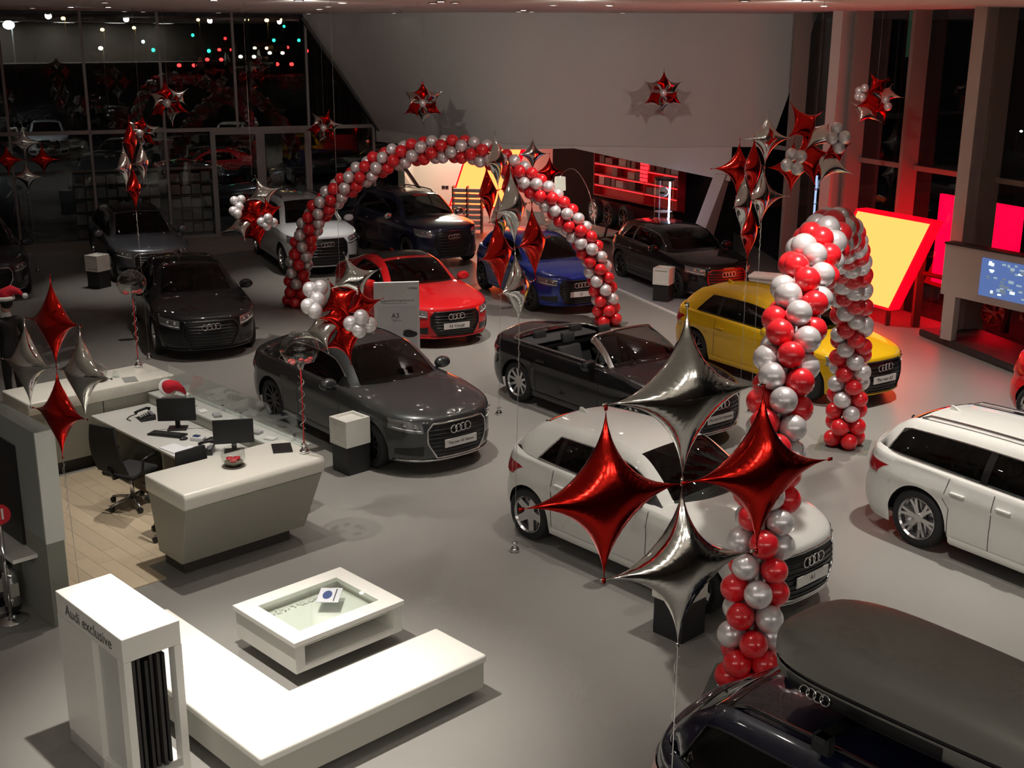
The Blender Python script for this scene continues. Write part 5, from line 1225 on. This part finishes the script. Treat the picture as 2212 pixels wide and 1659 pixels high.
for i, (x, y, d) in enumerate([(140, 40, 120), (224, 64, 130), (292, 60, 140), (430, 43, 150), (535, 43, 125), (578, 44, 120), (610, 43, 150)]): street_lamp(x, y, d, ORG, 22, ['orange street lamp outside, first from the left', 'orange street lamp outside, second from the left', 'orange street lamp outside, third from the left', 'orange street lamp outside, fourth from the left', 'orange street lamp outside, fifth from the left', 'double bright orange street lamp outside near the curved wall', 'orange street lamp outside, last before the curved wall'][i], .22)
street_lamp(223, 104, 70, (1, .75, .45), 18, 'low warm lamp outside beyond the rear glass', .14)
def signal(px, py, d, col, label):
    p = at_depth(px, py, d); t = empty('traffic_light', (p.x, p.y, gz(p.y)), 0, label, 'traffic light', 'traffic lights outside'); h_ = p.z - gz(p.y)
    MB().tube([(0, .12, 0), (0, .12, h_ + .5)], .06, 8).build('pole', MATS['pole'], t); MB().box(-.18, .18, -.08, .1, h_ - .3, h_ + .75).build('housing', M_black, t); MB().ell((0, -.1, h_), (.12, .06, .12), 12, 8).build('lens', emis('sig_%s' % str(col), col, 6), t)
for i, (x, y, d, c_) in enumerate([(417, 76, 95, GRN), (310, 90, 85, (.6, 1, .9)), (332, 108, 80, GRN), (452, 110, 80, GRN), (590, 70, 95, GRN), (592, 87, 90, GRN), (646, 87, 95, GRN), (614, 57, 110, GRN), (487, 83, 100, RED), (664, 110, 95, RED)]):
    signal(x, y, d, c_, '%s traffic light outside at %s' % ('red' if c_ == RED else 'green', ['the junction left of the middle mullion', 'the second pane, pale one', 'the second pane, low one', 'the third pane, low one', 'the fourth pane, upper one', 'the fourth pane, lower one', 'the last mullion', 'the fourth pane, top one', 'the third pane, right one', 'the slanted end of the glass'][i]))
# distant traffic
def far_car(px, py, d, col, label, w_=1.5):
    d = 60.
    while at_depth(px, py, d).z > gz(at_depth(px, py, d).y) + .75 and d < 240: d += .5
    p = at_depth(px, py, d); z = gz(p.y); t = empty('distant_car', (p.x, p.y, z), R_(5), label, 'car', 'distant traffic on the road')
    b = MB(); b.prism([(-2, .25), (2, .25), (2, .75), (1.2, .85), (.6, 1.4), (-1, 1.4), (-1.7, .95), (-2, .9)], -.85, .85, lambda a, zz, h: (h, a, zz)); b.build('body', M_dark, t, bevel=.05)
    for s in (-.62, .62): MB().ell((s, -2.02, .75), (.19, .05, .15), 10, 6).build('lamp', emis('car_lamp_%s' % str(col), col, 9), t)
    for s in (-.7, .7):
        for y in (-1.2, 1.2): MB().lathe([(0, -.1), (.31, -.1), (.31, .1), (0, .1)], 14, c=(s, y, .31), axis='x').build('wheel', M_rubber, t)
for i, (x, y, d, c_) in enumerate([(412, 140, 62, RED), (470, 128, 66, RED), (493, 107, 85, RED), (540, 122, 80, (1, .95, .8)), (601, 114, 85, (1, .9, .7)), (619, 138, 70, RED), (612, 102, 95, RED), (568, 104, 95, (1, .6, .3))]): far_car(x, y, d, c_, ['distant car with red tail lamps lowest in the third pane', 'distant car with red tail lamps beside a white van', 'distant car with red tail lamps high in the third pane', 'distant car with white headlamps in the fourth pane', 'distant car with warm headlamps in the fourth pane', 'distant car with red tail lamps lowest in the fourth pane', 'distant car with red tail lamps high in the fourth pane', 'distant car with orange lamps in the fourth pane', 'distant car with pale headlamps by the middle mullion'][i])
for i, (x, y, d) in enumerate([(2198, 282, 60), (1804, 415, 40), (1822, 350, 45), (1980, 107, 60), (2165, 75, 60), (2120, 545, 30)]): street_lamp(x, y, d, (.9, .95, 1) if i != 1 else ORG, 14, 'small lamp outside the right glass wall, %s' % ['far right', 'low orange one', 'near the first column', 'high in the middle pane', 'high at the right edge', 'lowest one'][i], .07)
# dim green panel imitating a reflection in the right glass, post added
p = at_depth(1985, 72, 42); t = empty('reflection_panel', (p.x, p.y, gz(p.y)), 0, 'dim green panel imitating a reflection in the right glass, on an added post', 'reflection panel'); hb = p.z - gz(p.y)
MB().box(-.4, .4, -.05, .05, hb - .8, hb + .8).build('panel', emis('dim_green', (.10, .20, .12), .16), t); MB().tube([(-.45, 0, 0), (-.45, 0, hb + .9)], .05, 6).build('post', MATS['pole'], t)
# lamp posts added to brighten the parked cars and the ground outside
for i, (x, y, e) in enumerate([(-23.5, 52, 900), (-10, 47, 500), (-2, 52, 300)]):
    t = empty('added_fill_lamp', (x, y, gz(y)), 0, 'added fill lamp post outside, %s' % ['by the white car', 'behind the entrance door', 'near the curved wall'][i], 'street lamp'); MB().tube([(0, 0, 0), (0, 0, 9.2)], .06, 8).build('pole', MATS['pole'], t); MB().box(-.3, .3, -.12, .12, 9.2, 9.3).build('lamp_head', MATS['pole'], t)
    l = bpy.data.lights.new('outdoor_fill', 'SPOT'); l.energy = e; l.color = (.92, .97, 1); l.spot_size = R_(120); l.spot_blend = 1; l.shadow_soft_size = .15; o = bpy.data.objects.new('outdoor_fill_bulb', l); o.location = (0, 0, 9.15); link(o, t)
# ================================================================ PERSON
def person(x, y, face):
    t = empty('person', (x, y, 0), face, 'person in dark suit with white collar and cuffs wearing a santa hat', 'person')
    J = {'pelvis': (0, 0, .95, .15, .11), 'waist': (0, .01, 1.10, .14, .10), 'chest': (0, .01, 1.32, .17, .115), 'neckb': (0, 0, 1.48, .075, .065), 'neck': (0, .01, 1.55, .055, .055), 'head0': (0, .02, 1.63, .075, .085), 'head1': (0, .02, 1.72, .072, .088), 'head2': (0, .01, 1.79, .04, .05)}
    E_ = [('pelvis', 'waist'), ('waist', 'chest'), ('chest', 'neckb'), ('neckb', 'neck'), ('neck', 'head0'), ('head0', 'head1'), ('head1', 'head2')]
    for s, n in ((-1, 'l'), (1, 'r')):
        J['sh' + n] = (s * .19, 0, 1.43, .065, .065); J['el' + n] = (s * .25, -.02, 1.15, .045, .045); J['wr' + n] = (s * .20, .20, 1.02, .032, .03); J['pa' + n] = (s * .18, .28, 1.01, .035, .02)
        J['hp' + n] = (s * .09, 0, .88, .09, .095); J['kn' + n] = (s * .10, .02, .50, .06, .062); J['an' + n] = (s * .10, -.02, .09, .042, .045); J['to' + n] = (s * .11, .15, .04, .04, .03)
        E_ += [('chest', 'sh' + n), ('sh' + n, 'el' + n), ('el' + n, 'wr' + n), ('wr' + n, 'pa' + n), ('pelvis', 'hp' + n), ('hp' + n, 'kn' + n), ('kn' + n, 'an' + n), ('an' + n, 'to' + n)]
        for f in range(5):
            fx = s * (.145 + .018 * f); base = ('pa' + n); a, b_ = 'f%s%da' % (n, f), 'f%s%db' % (n, f)
            if f == 0: J[a] = (s * .145, .27, .99, .011, .011); J[b_] = (s * .13, .31, .98, .009, .009)
            else: J[a] = (fx, .33 + .006 * (2 - abs(f - 2.5)), 1.0, .0095, .0095); J[b_] = (fx, .37 + .006 * (2 - abs(f - 2.5)), .985, .008, .008)
            E_ += [(base, a), (a, b_)]
    keys = list(J); me = bpy.data.meshes.new('figure'); me.from_pydata([J[k][:3] for k in keys], [(keys.index(a), keys.index(b_)) for a, b_ in E_], [])
    o = bpy.data.objects.new('figure', me); link(o, t); o.modifiers.new('skin', 'SKIN'); sd = o.data.skin_vertices[0].data
    for i, k in enumerate(keys): sd[i].radius = J[k][3:5]; sd[i].use_root = (k == 'pelvis')
    ss_ = o.modifiers.new('sub', 'SUBSURF'); ss_.levels = 2; ss_.render_levels = 2
    dg = bpy.context.evaluated_depsgraph_get(); nm = bpy.data.meshes.new_from_object(o.evaluated_get(dg)); o.modifiers.clear(); o.data = nm
    ms = [mat('suit_black', (.012, .012, .014), .75), mat('skin', (.45, .27, .2), .5), mat('shirt_white', (.7, .7, .7), .7)]; nm.materials.clear()
    for m_ in ms: nm.materials.append(m_)
    for pl in nm.polygons:
        c_ = pl.center; pl.use_smooth = True; wrist = c_.y > .16 and .9 < c_.z < 1.15
        pl.material_index = 1 if c_.z > 1.55 or (c_.y > .235 and wrist) else 2 if (c_.z > 1.485 and abs(c_.x) < .12) or (wrist and c_.y > .19) else 0
    MB().ell((0, -.015, 1.70), (.092, .105, .10), 16, 10).build('hair', mat('hair_dark', (.012, .01, .009), .7), t, smooth=True)
    for s in (-1, 1): MB().ell((s * .085, .02, 1.67), (.014, .022, .032), 8, 6).build('ear', ms[1], t, smooth=True); MB().ell((s * .034, .108, 1.69), (.013, .01, .008), 8, 6).build('eye', M_ink, t)
    MB().ell((0, .118, 1.655), (.014, .022, .024), 8, 6).build('nose', ms[1], t, smooth=True); MB().ell((0, .10, 1.61), (.024, .012, .007), 8, 6).build('mouth', mat('lip', (.35, .12, .1), .5), t, smooth=True)
    return t
PX = Vector((-7.60, 17.65, 0))
pn = person(PX.x, PX.y, R_(60))
hat('santa_hat', 'red and white santa hat worn by the person at the left', (PX.x, PX.y, 1.765), R_(-60), 1.0)
h = hat('santa_hat', 'red santa hat lying on top of the partition', UV(4.28, 12.6, 2.04), R_(120), 1.0); h.rotation_euler = (R_(80), 0, R_(30))
